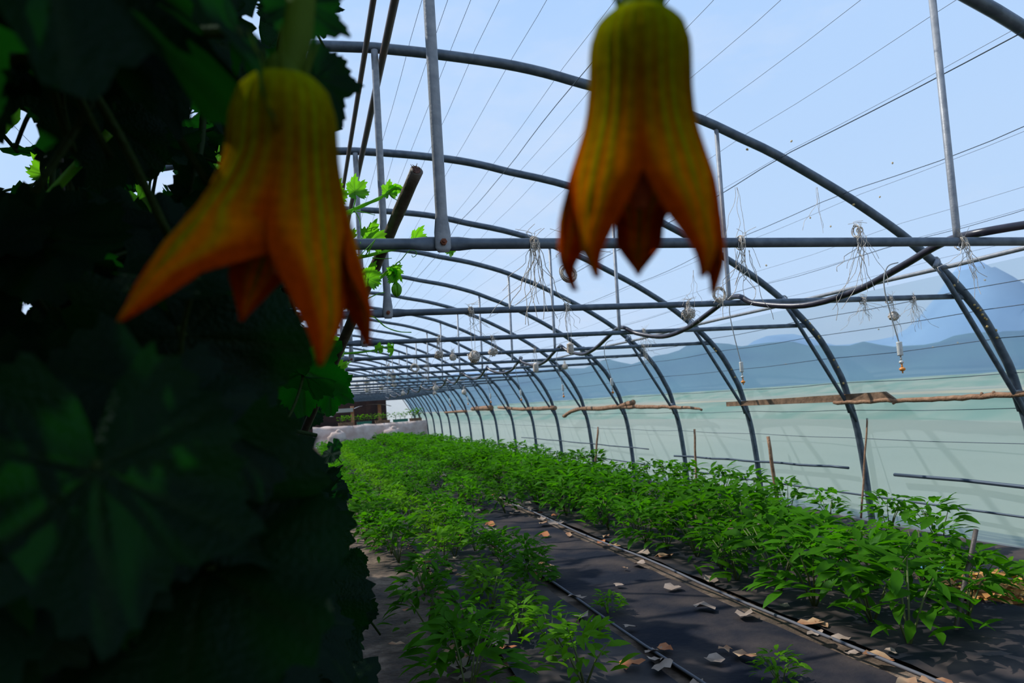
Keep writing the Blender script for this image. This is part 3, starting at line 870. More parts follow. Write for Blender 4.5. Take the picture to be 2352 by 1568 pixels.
for vi, (ya, yb, lab) in enumerate(VD):
    root = empty('squash_vine', (-0.25, (ya+yb)/2, 0))
    tag(root, lab, 'vine', 'squash vines on the left trellis')
    vines.append(root)
    base = Vector((-0.25, (ya+yb)/2, 0))
    b = MB()
    for k in range(5):
        x = rg.uniform(-.75, -.25)*(0.4+0.25*ya) - 0.1; y = rg.uniform(ya, yb)
        pts = [Vector((x+rg.uniform(-.1, .1), y+rg.uniform(-.15, .15), z))-base for z in (0.0, 0.45, 0.9, 1.35, 1.8, 2.2)]
        pts = smooth_pts(pts, 4)
        b.tube(pts, 0.006, 6)
    b.build('stem', M_stemdark, root)
    target = [150, 230, 260, 230, 160, 90][vi]
    tries = 0; got = 0
    while got < target and tries < 14000:
        tries += 1
        y = rg.uniform(ya, yb)
        x = rg.uniform(-0.44*y-0.12, 0.10+0.045*y)
        z = H+rg.uniform(-0.62, 0.66)*y if y < 2 else rg.uniform(0.02, 2.75)
        if z < 0.02 or z > ztop(x)-0.12: continue
        s = rg.uniform(0.15, 0.27) if y > 0.9 else rg.uniform(0.12, 0.2)
        me = L_big[rg.randrange(5)]
        nrm = Vector((rg.gauss(0.35, .5), rg.gauss(-.65, .5), rg.gauss(0.5, .45)))
        eu = orient(nrm, (rg.gauss(.2, .7), rg.gauss(0, .5), rg.gauss(-.8, .4)))
        mw = Matrix.LocRotScale(Vector((x, y, z)), eu, Vector((s, s, s)))
        if not allowed(me, mw): continue
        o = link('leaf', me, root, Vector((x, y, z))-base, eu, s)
        got += 1
    placed += got
    print('vine', vi, got, tries)

root = empty('squash_vine', (-0.1, 0.6, 1.5)); base = root.location.copy()
tag(root, 'blurred dark vine shoot overhead at the top left corner, above the left flower', 'vine', 'squash vines on the left trellis')
got = 0; tries = 0
while got < 95 and tries < 14000:
    tries += 1
    y = rg.uniform(0.36, 1.3); x = rg.uniform(-0.40*y, 0.05*y); z = H+rg.uniform(0.08, 0.62)*y
    s = rg.uniform(0.11, 0.22)
    me = L_big[rg.randrange(5)]
    eu = orient((rg.gauss(0.1, .4), rg.gauss(-.9, .3), rg.gauss(0.3, .4)), (rg.gauss(.2, .7), rg.gauss(0, .5), rg.gauss(-.8, .4)))
    mw = Matrix.LocRotScale(Vector((x, y, z)), eu, Vector((s, s, s)))
    if not allowed(me, mw): continue
    link('leaf', me, root, Vector((x, y, z))-base, eu, s); got += 1
print('near', got, tries)
b = MB()
b.tube(smooth_pts([Vector((-.45, .9, 1.2))-base, Vector((-.3, .8, 1.55))-base, Vector((-.12, .6, 1.62))-base, Vector((.0, .42, 1.45))-base], 6), 0.006, 8)
b.build('stem', M_stemdark, root)
for jx, jy, Y, a, s_ in [(722, 178, 0.52, 152, 0.066), (690, 10, 0.42, 118, 0.052)]:
    a = math.radians(a); tipd = CR*math.sin(a)+CU*math.cos(a)
    p = at(jx, jy, Y)
    link('leaf', L_near[0], root, p-base, orient((-CW)*.9+CU*.2+CR*.25, tipd), s_)
roots = []  # leaf layers added overhead and behind to keep sun off the left vines
for cn in range(2):
    r_ = empty('squash_vine', (-1.4, 2.0+cn, 0))
    tag(r_, ['added leafy vine canopy shading the left trellis from above', 'added tangled vine shading the left trellis from its far side'][cn], 'vine', 'squash vines on the left trellis'); roots.append(r_)
got = 0; tries = 0; cnts = [0, 0]
while sum(cnts) < 560 and tries < 30000:
    tries += 1
    y = rg.uniform(-0.8, 6.5)
    w_ = 0 if rg.random() < 0.55 else 1
    if cnts[w_] >= 290: continue
    if w_ == 0:
        x = rg.uniform(-2.6, 0.12); z = rg.uniform(2.0, 2.6)
    else:
        x = rg.uniform(-2.6, -0.9); z = rg.uniform(0.2, 2.3)
    if z > ztop(x)-0.12: continue
    s = rg.uniform(0.30, 0.46)
    me = L_big[rg.randrange(5)]
    eu = orient((rg.gauss(-.35, .3), rg.gauss(.2, .3), 1) if w_ == 0 else (rg.gauss(-1, .3), rg.gauss(.1, .3), rg.gauss(.4, .3)), (rg.gauss(0, 1), rg.gauss(0, 1), rg.gauss(-.3, .4)))
    mw = Matrix.LocRotScale(Vector((x, y, z)), eu, Vector((s, s, s)))
    if y > 0.2 and not allowed(me, mw): continue
    if abs(x) < .3 and abs(y) < .35 and z < 1.6: continue
    link('leaf', me, roots[w_], Vector((x, y, z))-roots[w_].location, eu, s); cnts[w_] += 1
got = cnts
root = roots[0]; base = root.location.copy()
b = MB()
for k in range(7):
    yy = -0.6+k*1.05
    b.tube(smooth_pts([Vector((-1.9, yy, 0))-base, Vector((-1.85, yy+.1, 1.2))-base, Vector((-1.5, yy, 2.05))-base, Vector((-0.7, yy-.1, 2.3))-base, Vector((-0.15, yy, 2.35))-base], 5), 0.006, 6)
b.build('stem', M_stemdark, root)
print('canopy', got, tries)

# ------------------------------------------------------------------ blossoms
def flower_mat():
    m = bpy.data.materials.new('squash_petal'); m.use_nodes = True
    t = m.node_tree; t.nodes.clear()
    o = t.nodes.new('ShaderNodeOutputMaterial')
    au = t.nodes.new('ShaderNodeAttribute'); au.attribute_name = 'along'
    ar = t.nodes.new('ShaderNodeAttribute'); ar.attribute_name = 'rib'
    af = t.nodes.new('ShaderNodeAttribute'); af.attribute_name = 'across'
    def ramp(stops, src):
        r = t.nodes.new('ShaderNodeValToRGB')
        r.color_ramp.elements[0].position = stops[0][0]; r.color_ramp.elements[0].color = (*stops[0][1], 1)
        r.color_ramp.elements[1].position = stops[-1][0]; r.color_ramp.elements[1].color = (*stops[-1][1], 1)
        for p, c in stops[1:-1]:
            e = r.color_ramp.elements.new(p); e.color = (*c, 1)
        t.links.new(src, r.inputs[0]); return r.outputs[0]
    body = ramp([(0.0, (0.19, 0.22, 0.002)), (0.12, (0.15, 0.115, 0.001)), (0.28, (0.13, 0.048, 0.001)), (0.45, (0.24, 0.07, 0.001)), (0.60, (0.46, 0.125, 0.001)), (0.85, (0.50, 0.10, 0.001)), (1.0, (0.42, 0.065, 0.001))], au.outputs['Fac'])
    edge = ramp([(0.0, (0.22, 0.26, 0.002)), (0.12, (0.22, 0.17, 0.002)), (0.33, (0.24, 0.055, 0.001)), (0.5, (0.28, 0.04, 0.0008)), (1.0, (0.32, 0.034, 0.0008))], au.outputs['Fac'])
    rib = ramp([(0.0, (0.20, 0.27, 0.002)), (0.25, (0.13, 0.17, 0.002)), (0.5, (0.17, 0.24, 0.002)), (0.85, (0.14, 0.15, 0.002)), (1.0, (0.17, 0.07, 0.002))], au.outputs['Fac'])
    m1 = t.nodes.new('ShaderNodeMixRGB'); t.links.new(af.outputs['Fac'], m1.inputs[0]); t.links.new(body, m1.inputs[1]); t.links.new(edge, m1.inputs[2])
    m2 = t.nodes.new('ShaderNodeMixRGB'); t.links.new(ar.outputs['Fac'], m2.inputs[0]); t.links.new(m1.outputs[0], m2.inputs[1]); t.links.new(rib, m2.inputs[2])
    c = t.nodes.new('ShaderNodeTexCoord')
    n = t.nodes.new('ShaderNodeTexNoise'); n.inputs['Scale'].default_value = 260; n.inputs['Detail'].default_value = 3
    t.links.new(c.outputs['Object'], n.inputs['Vector'])
    mr = t.nodes.new('ShaderNodeMapRange'); mr.inputs[1].default_value = 0.3; mr.inputs[2].default_value = 0.7; mr.inputs[3].default_value = 0.78; mr.inputs[4].default_value = 1.15
    t.links.new(n.outputs['Fac'], mr.inputs[0])
    sc_ = t.nodes.new('ShaderNodeVectorMath'); sc_.operation = 'SCALE'
    t.links.new(m2.outputs[0], sc_.inputs[0]); t.links.new(mr.outputs[0], sc_.inputs['Scale'])
    d = t.nodes.new('ShaderNodeBsdfDiffuse'); tr = t.nodes.new('ShaderNodeBsdfTranslucent')
    t.links.new(sc_.outputs[0], d.inputs[0]); t.links.new(sc_.outputs[0], tr.inputs[0])
    bp = t.nodes.new('ShaderNodeBump'); bp.inputs['Strength'].default_value = 0.3; bp.inputs['Distance'].default_value = 0.002
    t.links.new(n.outputs['Fac'], bp.inputs['Height']); t.links.new(bp.outputs[0], d.inputs['Normal'])
    mx = t.nodes.new('ShaderNodeMixShader'); mx.inputs[0].default_value = 0.38
    t.links.new(d.outputs[0], mx.inputs[1]); t.links.new(tr.outputs[0], mx.inputs[2]); t.links.new(mx.outputs[0], o.inputs[0])
    return m
M_petal = flower_mat()
M_pollen = mat('pollen_column', (0.40, 0.08, 0.003), 0.8, 0, (0.30, 0.05, 0.003), 300)
M_calyx = leaf_mat('calyx', (0.05, 0.09, 0.004), (0.07, 0.13, 0.004), 0.3, 0.6, spec_w=0.006)
def lerp(a, b, t): return a+(b-a)*t
def interp(T, x):
    if x <= T[0][0]: return T[0][1]
    for (a, va), (c, vc) in zip(T, T[1:]):
        if x <= c:
            s = (x-a)/(c-a); s = s*s*(3-2*s) if False else s
            return va+(vc-va)*s
    return T[-1][1]
def blossom(origin, axis_x, L, rad, split, flare, lobes, label, wexp=1.7, fexp=1.7):
    """hanging corolla. origin = its top; local x = right, y = away from the viewer, z = up.
    lobes: (angle, tip(x,y,z), width, curl) — angle 0 points at the viewer, positive to the right"""
    dd = Vector(origin)-Vector((0, 0, H)); fwd = (dd-CU*dd.dot(CU)).normalized(); right = fwd.cross(CU).normalized()
    root = empty('squash_blossom', origin)
    Rm = Matrix((right, fwd, CU)).transposed()
    root.rotation_euler = Rm.to_euler()
    tag(root, label, 'flower')
    N = len(lobes)
    lobes = sorted(lobes, key=lambda l: l[0])
    def ring(u, a):
        r = interp(rad, u)
        return Vector((axis_x(u)+r*math.sin(a), -r*math.cos(a), -u*L))
    nv = 29; nu = 48
    half = PI/N
    for li, (a0, tip, wid, curl) in enumerate(lobes):
        prv = lobes[li-1]; nxt = lobes[(li+1) % N]
        lo = (a0+(prv[0] if li else prv[0]-2*PI))/2; hi = (a0+(nxt[0] if li < N-1 else nxt[0]+2*PI))/2
        vs = []; A = []; Rb = []; Ac = []
        offs = [Vector(q[1])-ring(1.0, q[0]) for q in (lobes[li], prv, nxt)]
        for iu in range(nu+1):
            u = iu/nu
            t = max(0, (u-split)/(1-split))
            wa = max(0.0, 1-t**(wexp[li] if isinstance(wexp, tuple) else wexp))*(1+(wid-1)*math.sin(PI*min(1, t*1.6)))
            if iu == nu: wa = 0.02
            fl = max(0, (u-flare)/(1-flare))**fexp
            for iv in range(nv):
                v = -1+2*iv/(nv-1)
                a = a0+((hi-a0) if v > 0 else (a0-lo))*v*wa
                p = ring(u, a)
                k = 0.5*v*v*max(0, 1-t*2.2)
                p = p+(offs[0]*(1-k)+offs[2 if v > 0 else 1]*k)*fl
                c = ring(u, a0)-Vector((axis_x(u), 0, -u*L))
                if c.length > 1e-6:
                    cn = c.normalized()
                    # edges roll inwards so that the midrib stands proud
                    p -= cn*(v*v)*interp(rad, u)*0.12*min(1, t*2.5)*(1-t*.5)
                    ribh = math.exp(-(v/0.07)**2)*1.0+0.7*math.exp(-((abs(v)-0.36)/0.06)**2)+0.5*math.exp(-((abs(v)-0.72)/0.06)**2)*(1-t)
                    p += cn*0.0009*ribh*(1-t*0.6)*min(1, u*6)
                    p += cn*0.0012*noise.noise(Vector((v*2+li*5, u*7, 0)))*min(1, t*4)
                    hk = max(0, (t-0.6)/0.4)**2
                    p += Vector((curl[0], curl[1], curl[2]))*hk
                vs.append(p)
                A.append(u)
                Rb.append(min(1, (math.exp(-(v/0.085)**2)*0.95+0.75*math.exp(-((abs(v)-0.36)/0.075)**2)*(1-0.75*t)+0.45*math.exp(-((abs(v)-0.74)/0.07)**2)*max(0, 1-t*1.6)*max(0, min(1, 1-(u-.3)*2.5)))))
                vt = 1.05-1.1*max(0, u-flare)/(1-flare)*1.0
                Ac.append(min(1, max(0, (abs(v)-max(vt, .35))/0.22)))
        fs = [(i*nv+j, i*nv+j+1, (i+1)*nv+j+1, (i+1)*nv+j) for i in range(nu) for j in range(nv-1)]
        b = MB(); b.add(vs, fs)
        o = b.build('petal', M_petal, root)
        for nm, arr in (('along', A), ('rib', Rb), ('across', Ac)):
            at_ = o.data.attributes.new(nm, 'FLOAT', 'POINT'); at_.data.foreach_set('value', arr)
        so = o.modifiers.new('solid', 'SOLIDIFY'); so.thickness = 0.0005
    # calyx cap and pointed sepals, stalk
    b = MB()
    prof = [(0.008, 0.006), (0.003, 0.0085), (-0.002, rad[1][1]*0.75), (-0.006, rad[1][1]*0.92)]
    b.tube([(axis_x(0), 0, z) for z, r in prof], [r for z, r in prof], 16)
    b.build('calyx', M_calyx, root)
    for k in range(N):
        a = lobes[k][0]+half
        b = MB()
        r0 = rad[1][1]*0.7
        P = [Vector((axis_x(0)+r0*math.sin(a), -r0*math.cos(a), -0.001)), Vector((r0*1.25*math.sin(a)+axis_x(0), -r0*1.25*math.cos(a), 0.006)), Vector((r0*1.7*math.sin(a)+axis_x(0), -r0*1.7*math.cos(a), 0.016))]
        b.tube(smooth_pts(P, 4), [0.0016, 0.0015, 0.0014, 0.0013, 0.0011, 0.0009, 0.0007, 0.0005, 0.0003], 5)
        b.build('sepal', M_calyx, root)
    b = MB()
    zc = -L*0.60
    b.tube([(axis_x(.3), 0, -L*0.2), (axis_x(.5), 0, -L*0.45), (axis_x(.7), 0, zc), (axis_x(.75), 0, zc-0.012)], [0.003, 0.0035, 0.0052, 0.003], 10)
    b.build('pollen_column', M_pollen, root)
    return root
# right blossom, in the upper middle
D2 = 0.30
px = D2/FPX
o2 = at(1470, 22, 0.262)
dist = (o2-Vector((0, 0, H))).dot(CW)
k2 = dist/FPX
b2 = blossom(o2, lambda u: 0.0, 645*k2,
    [(0, 30*k2), (0.022, 70*k2), (0.06, 96*k2), (0.13, 110*k2), (0.28, 112*k2), (0.36, 117*k2), (0.43, 125*k2), (0.51, 141*k2), (0.59, 158*k2), (0.67, 172*k2), (0.75, 186*k2), (0.9, 199*k2), (1.0, 188*k2)], 0.63, 0.33,
    [(-0.64, (-108*k2, -85*k2, -618*k2), 1.0, (12*k2, 0, -2*k2)), (0.63, (150*k2, -85*k2, -626*k2), 1.0, (-14*k2, 0, 4*k2)),
     (-1.80, (-176*k2, 40*k2, -640*k2), 1.1, (20*k2, 0, 0)), (1.80, (176*k2, 40*k2, -648*k2), 1.1, (-6*k2, 0, 0)), (PI, (-4*k2, 60*k2, -606*k2), 0.7, (0, -30*k2, 0))],
    'yellow orange squash blossom hanging open-mouthed in the upper middle, right of two', wexp=(1.5, 0.95, 0.95, 1.5, 1.1))
# left blossom
o1 = at(652, 172, 0.335)
k1 = (o1-Vector((0, 0, H))).dot(CW)/FPX
blossom(o1, lambda u: (-12*u)*k1, 660*k1,
    [(0, 30*k1), (0.02, 70*k1), (0.06, 98*k1), (0.14, 114*k1), (0.3, 122*k1), (0.44, 132*k1), (0.55, 144*k1), (0.7, 160*k1), (0.85, 170*k1), (1.0, 170*k1)], 0.55, 0.28,
    [(-0.72, (-312*k1, -80*k1, -545*k1), 1.95, (-14*k1, 0, -26*k1)), (0.60, (100*k1, -110*k1, -655*k1), 1.0, (-22*k1, 0, -10*k1)),
     (-1.80, (-255*k1, 60*k1, -440*k1), 1.2, (-30*k1, 0, -20*k1)), (1.75, (205*k1, 0*k1, -622*k1), 1.4, (-12*k1, 0, 0)), (PI, (-85*k1, 60*k1, -535*k1), 0.8, (-10*k1, 0, -30*k1))],
    'orange squash blossom with spread petals in front of the dark leaves, left of two', wexp=(2.2, 4.0, 2.0, 3.0, 1.7), fexp=1.3)
# stalks
b = MB()
b.tube(smooth_pts([o2+Vector((0, 0, 0.004)), o2+Vector((0.001, 0.002, 0.03)), o2+Vector((-0.004, 0.012, 0.09)), o2+Vector((-0.03, 0.05, 0.2))], 6), [0.007-0.0001*i for i in range(19)], 10)
b.build('stalk', M_calyx, None)
s2 = bpy.context.scene.objects.get('stalk') or None
def reparent(o, root):
    # keep the world place of a mesh built in world coordinates
    bpy.context.view_layer.update()
    o.parent = root
    o.matrix_parent_inverse = root.matrix_world.inverted()
for ob in [x for x in COL.objects if x.name == 'stalk']:
    reparent(ob, b2)
b = MB()
b.tube(smooth_pts([o1+Vector((0.002, 0, 0.002)), o1+Vector((0.008, 0.004, 0.03)), o1+Vector((0.012, 0.03, 0.10)), o1+Vector((0.0, 0.08, 0.22))], 6), [0.0075-0.0001*i for i in range(19)], 10)
so = b.build('stalk', M_calyx, None)
reparent(so, [x for x in COL.objects if x.name.startswith('squash_blossom.')][0])

# ------------------------------------------------------------------ vine tips reaching over the crossbar
def curl(p, R, turns, d=(1, 0, 0), up=(0, 0, 1), pitch=0.0, n=40, shrink=0.75):
    d = Vector(d).normalized(); up = Vector(up).normalized(); s = d.cross(up)
    out = []
    for i in range(n):
        t = i/(n-1); a = 2*PI*turns*t; r = R*(1-shrink*t)
        out.append(Vector(p)+d*(r*math.sin(a))+up*(R-r*math.cos(a)-(R-R*(1-0)) )+s*pitch*t)
    return out
def tip_vine(P, r, label, leaves, tendrils=(), Y=2.0, bud=None):
    pts = smooth_pts([at(x, y, yy) for x, y, yy in P], 6)
    base = pts[0]
    root = empty('vine_tip', base); tag(root, label, 'vine')
    b = MB(); n = len(pts)
    b.tube([p-base for p in pts], [1.25*r*(1-0.45*i/n)*(1+0.12*math.sin(i*0.9)) for i in range(n)], 8)
    b.build('stem', M_stem, root)
    rg = random.Random(int(P[0][0]))
    for (x, y, yy, size, ang, tilt, jx, jy) in leaves:
        j = at(jx, jy, yy); p = at(x, y, yy)       # joint on the stem and joint of the blade
        bb = MB(); bb.tube(smooth_pts([j-p, (j-p)*.5+Vector((.003, 0, .002)), Vector((0, 0, 0))], 4), 0.0022, 6)
        tipd = CR*math.sin(ang)+CU*math.cos(ang)
        nrm = (-CW)*math.cos(tilt)+(CR*math.cos(ang)-CU*math.sin(ang))*math.sin(tilt)
        lf = link('leaf', L_young[rg.randrange(3)], root, p-base, orient(nrm, tipd), size)
        pt = link('petiole', bb.mesh('petiole', M_stem), root, p-base)
    for T in tendrils:
        bb = MB(); pp = smooth_pts([at(*q) for q in T], 5)
        bb.tube([q-base for q in pp], [0.0018*(1-0.5*i/len(pp)) for i in range(len(pp))], 5)
        bb.build('tendril', M_stem, root)
    if bud:
        bb = MB(); c = at(*bud)-base
        for k in range(6):
            a = k*PI/3
            P2 = [c+Vector((0.002*math.cos(a), 0.002*math.sin(a), 0.02)), c+Vector((0.010*math.cos(a), 0.010*math.sin(a), 0.006)), c+Vector((0.008*math.cos(a), 0.008*math.sin(a), -0.010)), c+Vector((0, 0, -0.020))]
            bb.tube(smooth_pts(P2, 4), [0.002+0.0032*math.sin(PI*i/12) for i in range(13)], 6)
        bb.blob(c, (0.009, 0.009, 0.016), 8, 6, 0.3, 3)
        bb.build('bud', M_stem, root)
    return root
ANG = math.radians
tip_vine([(735, 505, 2.28), (775, 497, 2.28), (812, 481, 2.28), (845, 467, 2.26), (872, 455, 2.25), (893, 440, 2.25), (910, 432, 2.24), (922, 436, 2.24)], 0.0052,
    'upper bright green vine tip reaching right to the leaning pole above the crossbar',
    [(816, 440, 2.27, 0.085, ANG(-15), ANG(38), 812, 478), (765, 452, 2.27, 0.095, ANG(15), ANG(30), 760, 500), (893, 442, 2.25, 0.062, ANG(-5), ANG(25), 893, 440), (908, 430, 2.25, 0.055, ANG(80), ANG(55), 905, 432)],
    [[(812, 483, 2.26), (805, 492, 2.25), (780, 499, 2.25), (745, 505, 2.25)], [(816, 486, 2.26), (826, 505, 2.25), (829, 530, 2.2), (828, 560, 2.05)], [(815, 484, 2.26), (835, 487, 2.25), (862, 494, 2.25)], [(895, 445, 2.25), (905, 455, 2.24), (916, 462, 2.24)]])
tip_vine([(760, 604, 2.3), (793, 598, 2.28), (832, 590, 2.26), (868, 581, 2.25), (905, 572, 2.3), (950, 560, 2.32), (1000, 562, 2.32), (1040, 575, 2.3)], 0.0048,
    'green vine running just behind and below the nearest crossbar',
    [(850, 553, 2.24, 0.105, ANG(0), ANG(42), 846, 588), (953, 550, 2.3, 0.080, ANG(12), ANG(50), 948, 562), (795, 548, 2.3, 0.085, ANG(-70), ANG(45), 800, 596), (1038, 570, 2.28, 0.05, ANG(170), ANG(30), 1035, 572)],
    [[(838, 588, 2.1), (850, 570, 2.02), (863, 548, 2.0)], [(838, 586, 2.2), (820, 584, 2.2), (785, 573, 2.2)], [(855, 592, 2.2), (875, 594, 2.2), (900, 593, 2.2)]])
tip_vine([(790, 700, 2.1), (812, 676, 2.1), (832, 657, 2.1), (850, 652, 2.1), (868, 643, 2.1), (880, 632, 2.1), (890, 623, 2.09), (898, 622, 2.09), (907, 632, 2.09)], 0.0046,
    'sunlit vine tip with curled tendrils and a hanging bud before the leaning pole',
    [(846, 640, 2.09, 0.080, ANG(8), ANG(35), 838, 655), (905, 625, 2.08, 0.060, ANG(115), ANG(40), 902, 625), (905, 622, 2.08, 0.05, ANG(40), ANG(35), 902, 625), (908, 632, 2.08, 0.055, ANG(165), ANG(40), 905, 632)],
    [[(830, 656, 2.08), (818, 630, 2.05), (817, 605, 2.03), (832, 582, 2.0), (848, 565, 2.0), (863, 549, 2.0)],
     [(904, 618, 2.08), (908, 608, 2.08), (914, 602, 2.08), (919, 603, 2.08), (917, 609, 2.08), (911, 610, 2.08), (912, 604, 2.08), (922, 596, 2.07), (935, 580, 2.06), (946, 574, 2.06), (956, 578, 2.06), (955, 587, 2.06), (948, 590, 2.06), (946, 585, 2.06)],
     [(900, 632, 2.07), (897, 642, 2.07), (901, 649, 2.07), (905, 644, 2.07), (901, 639, 2.07)],
     [(832, 655, 2.07), (825, 640, 2.07), (832, 630, 2.07), (840, 632, 2.07), (838, 642, 2.07)]], bud=(911, 665, 2.08))
tip_vine([(745, 735, 2.6), (800, 705, 2.6), (835, 690, 2.6), (865, 676, 2.6), (883, 671, 2.6)], 0.002, 'thin lone tendril sloping up below the hanging bud', [], [])
tip_vine([(780, 700, 3.2), (838, 722, 3.2), (862, 730, 3.2), (885, 750, 3.2), (915, 761, 3.2), (945, 763, 3.2)], 0.0028, 'thin green tendril arching right over the second crossbar', [], [])
tip_vine([(735, 815, 4.7), (790, 812, 4.7), (850, 806, 4.7), (885, 797, 4.7), (903, 797, 4.7)], 0.006, 'distant slender vine tip below the third crossbar',
    [(770, 800, 4.7, 0.14, ANG(160), ANG(40), 770, 812), (868, 802, 4.7, 0.08, ANG(0), ANG(40), 868, 804), (902, 797, 4.7, 0.10, ANG(170), ANG(50), 902, 797), (760, 778, 4.7, 0.12, ANG(70), ANG(45), 745, 812)], [[(835, 800, 4.7), (845, 815, 4.7), (855, 828, 4.7)]])
# thick stalks and the pale stake among the leaves
def among(P, r, label, m, name='vine_stalk', cat='stalk'):
    b = MB(); pts = smooth_pts([at(*p) for p in P], 5)
    b.tube(pts, r, 8)
    tag(b.build(name, m), label, cat)
among([(60, 520, 0.95), (130, 430, 0.95), (250, 305, 0.93)], 0.0055, 'straight yellow-green stalk slanting through the dark leaves at left', M_stem)
among([(135, 270, 1.0), (142, 380, 1.0), (146, 475, 1.0)], 0.0024, 'thin grey dry stalk hanging among the leaves at far left', M_bamboo)
among([(360, 560, 1.3), (358, 510, 1.3), (345, 475, 1.3), (330, 455, 1.3)], 0.004, 'short yellowish curved stalk left of the left flower', M_stem)
among([(0, 610, 0.9), (50, 605, 0.9), (102, 580, 0.9)], 0.003, 'thin dark green stalk at the left edge', M_stemdark)
among([(35, 720, 1.6), (45, 690, 1.6), (50, 660, 1.6)], 0.006, 'lit green stalk in the gap at the lower far left', M_stem)
# leaves with sunlight put into their colour, seen through the gaps
rg = random.Random(8)
root = empty('sun_tone_leaves', at(430, 420, 2.6)); base = root.location.copy()
tag(root, 'leaves coloured bright as if sunlit, showing through gaps in the dark vine', 'vine')
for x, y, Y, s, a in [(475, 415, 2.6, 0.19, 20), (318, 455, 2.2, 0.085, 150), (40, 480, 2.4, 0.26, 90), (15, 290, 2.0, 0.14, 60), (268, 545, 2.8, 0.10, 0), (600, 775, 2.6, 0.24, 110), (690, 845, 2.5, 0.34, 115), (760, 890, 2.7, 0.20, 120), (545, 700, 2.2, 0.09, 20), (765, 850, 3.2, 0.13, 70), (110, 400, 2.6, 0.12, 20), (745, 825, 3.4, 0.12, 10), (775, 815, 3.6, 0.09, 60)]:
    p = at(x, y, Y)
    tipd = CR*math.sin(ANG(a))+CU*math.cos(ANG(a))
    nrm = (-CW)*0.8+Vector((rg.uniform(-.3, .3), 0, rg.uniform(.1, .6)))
    link('leaf', L_young[rg.randrange(3)] if s < 0.2 else leaf_mesh('sun_tone_leaf', M_litleaf, int(x), petiole=0), root, p-base, orient(nrm, tipd), s)

# ------------------------------------------------------------------ crops
def plant_mesh(seed, m, n=34, h=0.32, spread=0.22, ls=0.06):
    rg = random.Random(seed); b = MB()
    for k in range(5):
        a = rg.uniform(0, 2*PI); q = Vector((math.cos(a), math.sin(a), 0))
        b.tube([(0, 0, 0), q*spread*.3+Vector((0, 0, h*.5)), q*spread*.7+Vector((0, 0, h*.85))], [0.005, 0.004, 0.002], 5, m=1)
    for k in range(n):
        a = rg.uniform(0, 2*PI); t = rg.random()**0.7
        z = h*(0.18+0.82*rg.random()**0.6)
        rr = spread*math.sqrt(rg.random())*(1.1-0.5*z/h)
        c = Vector((rr*math.cos(a), rr*math.sin(a), z))
        out_ = Vector((math.cos(a)+rg.gauss(0, .4), math.sin(a)+rg.gauss(0, .4), rg.uniform(-.5, .5))).normalized()
        side = out_.cross(Vector((rg.gauss(0, .3), rg.gauss(0, .3), 1))).normalized()
        up = side.cross(out_)
        l = ls*rg.uniform(.7, 1.35); w = l*0.36
        P = []
        for s, ww, dz in ((0, .12, 0), (.22, .85, .06), (.5, 1, .08), (.78, .62, .02), (1, .04, -.12)):
            P += [c+out_*l*2*s+side*w*ww+up*l*(dz+.10*ww), c+out_*l*2*s+up*l*dz, c+out_*l*2*s-side*w*ww+up*l*(dz+.10*ww)]
        b.add(P, [(i*3+j, i*3+j+1, i*3+j+4, i*3+j+3) for i in range(4) for j in range(2)])
    return b
def plant_meshes(tagname, m, cnt, **kw):
    return [plant_mesh(s+hash(tagname) % 1 + kw.pop('seed0', 0) if False else s*13+5, m, **kw).mesh(tagname, [m, M_plantstem]) for s in range(cnt)]
PA = plant_meshes('bushy_plant', M_plantA, 5, n=100, h=0.35, spread=0.24, ls=0.052)
PB = plant_meshes('bushy_plant_light', M_plantB, 3, n=75, h=0.23, spread=0.17, ls=0.038)
PC = plant_meshes('bushy_plant_wall', M_plantA, 3, n=75, h=0.35, spread=0.19, ls=0.052)
rg = random.Random(4)
ORD = ['first', 'second', 'third', 'fourth', 'fifth', 'sixth', 'seventh', 'eighth', 'ninth', 'tenth', 'eleventh', 'twelfth', 'thirteenth', 'fourteenth', 'fifteenth', 'sixteenth']
FAR = []
def row(x0, y0, y1, step, meshes, smin, smax, what, far, group, jit=0.1, skip=0.0, yind=12.0):
    y = y0; i = 0
    while y < y1:
        if rg.random() >= skip:
            loc = (x0+rg.uniform(-jit, jit), y+rg.uniform(-.05, .05), 0.0); rot = (rg.uniform(-.12, .12), rg.uniform(-.12, .12), rg.uniform(0, 6.28)); s_ = rg.uniform(smin, smax); me = meshes[rg.randrange(len(meshes))]
            if y < yind:
                o = link('crop_plant', me, None, loc, rot, s_)
                if i < 16 and y < 7.5: tag(o, '%s, %s from the camera' % (what, ORD[i]), 'plant', group)
                else: tag(o, far, 'plant', group+', farther plants')
                i += 1
            else:
                FAR.append((me, loc, rot, s_))
        y += step*(1+0.012*y)
row(2.52, 2.7, 27.3, 0.31, PA, 0.85, 1.15, 'bushy green plant in the left file of the broad row', 'distant bushy green plant in the left file of the broad middle row', 'broad middle crop row, left file')
row(2.98, 2.8, 27.3, 0.31, PA, 0.95, 1.25, 'bushy green plant in the right file of the broad row', 'distant bushy green plant in the right file of the broad middle row', 'broad middle crop row, right file')
row(4.02, 4.0, 28, 0.52, PC, 0.75, 1.1, 'separate green plant on mulch at the right wall', 'distant green plant along the foot of the right wall', 'crop row along the right wall', 0.06, 0.12)
row(0.98, 2.9, 26.3, 0.30, PB, 0.7, 1.15, 'small light green plant in the leftmost open row', 'distant light green plant in the leftmost open crop row', 'leftmost open crop row', 0.10, 0.12)
row(1.28, 4.2, 26.3, 0.30, PA, 0.55, 0.85, 'low dark green plant beside the leftmost row', 'distant low green plant between the leftmost row and the weed mat', 'second crop row from the left', 0.12, 0.05)
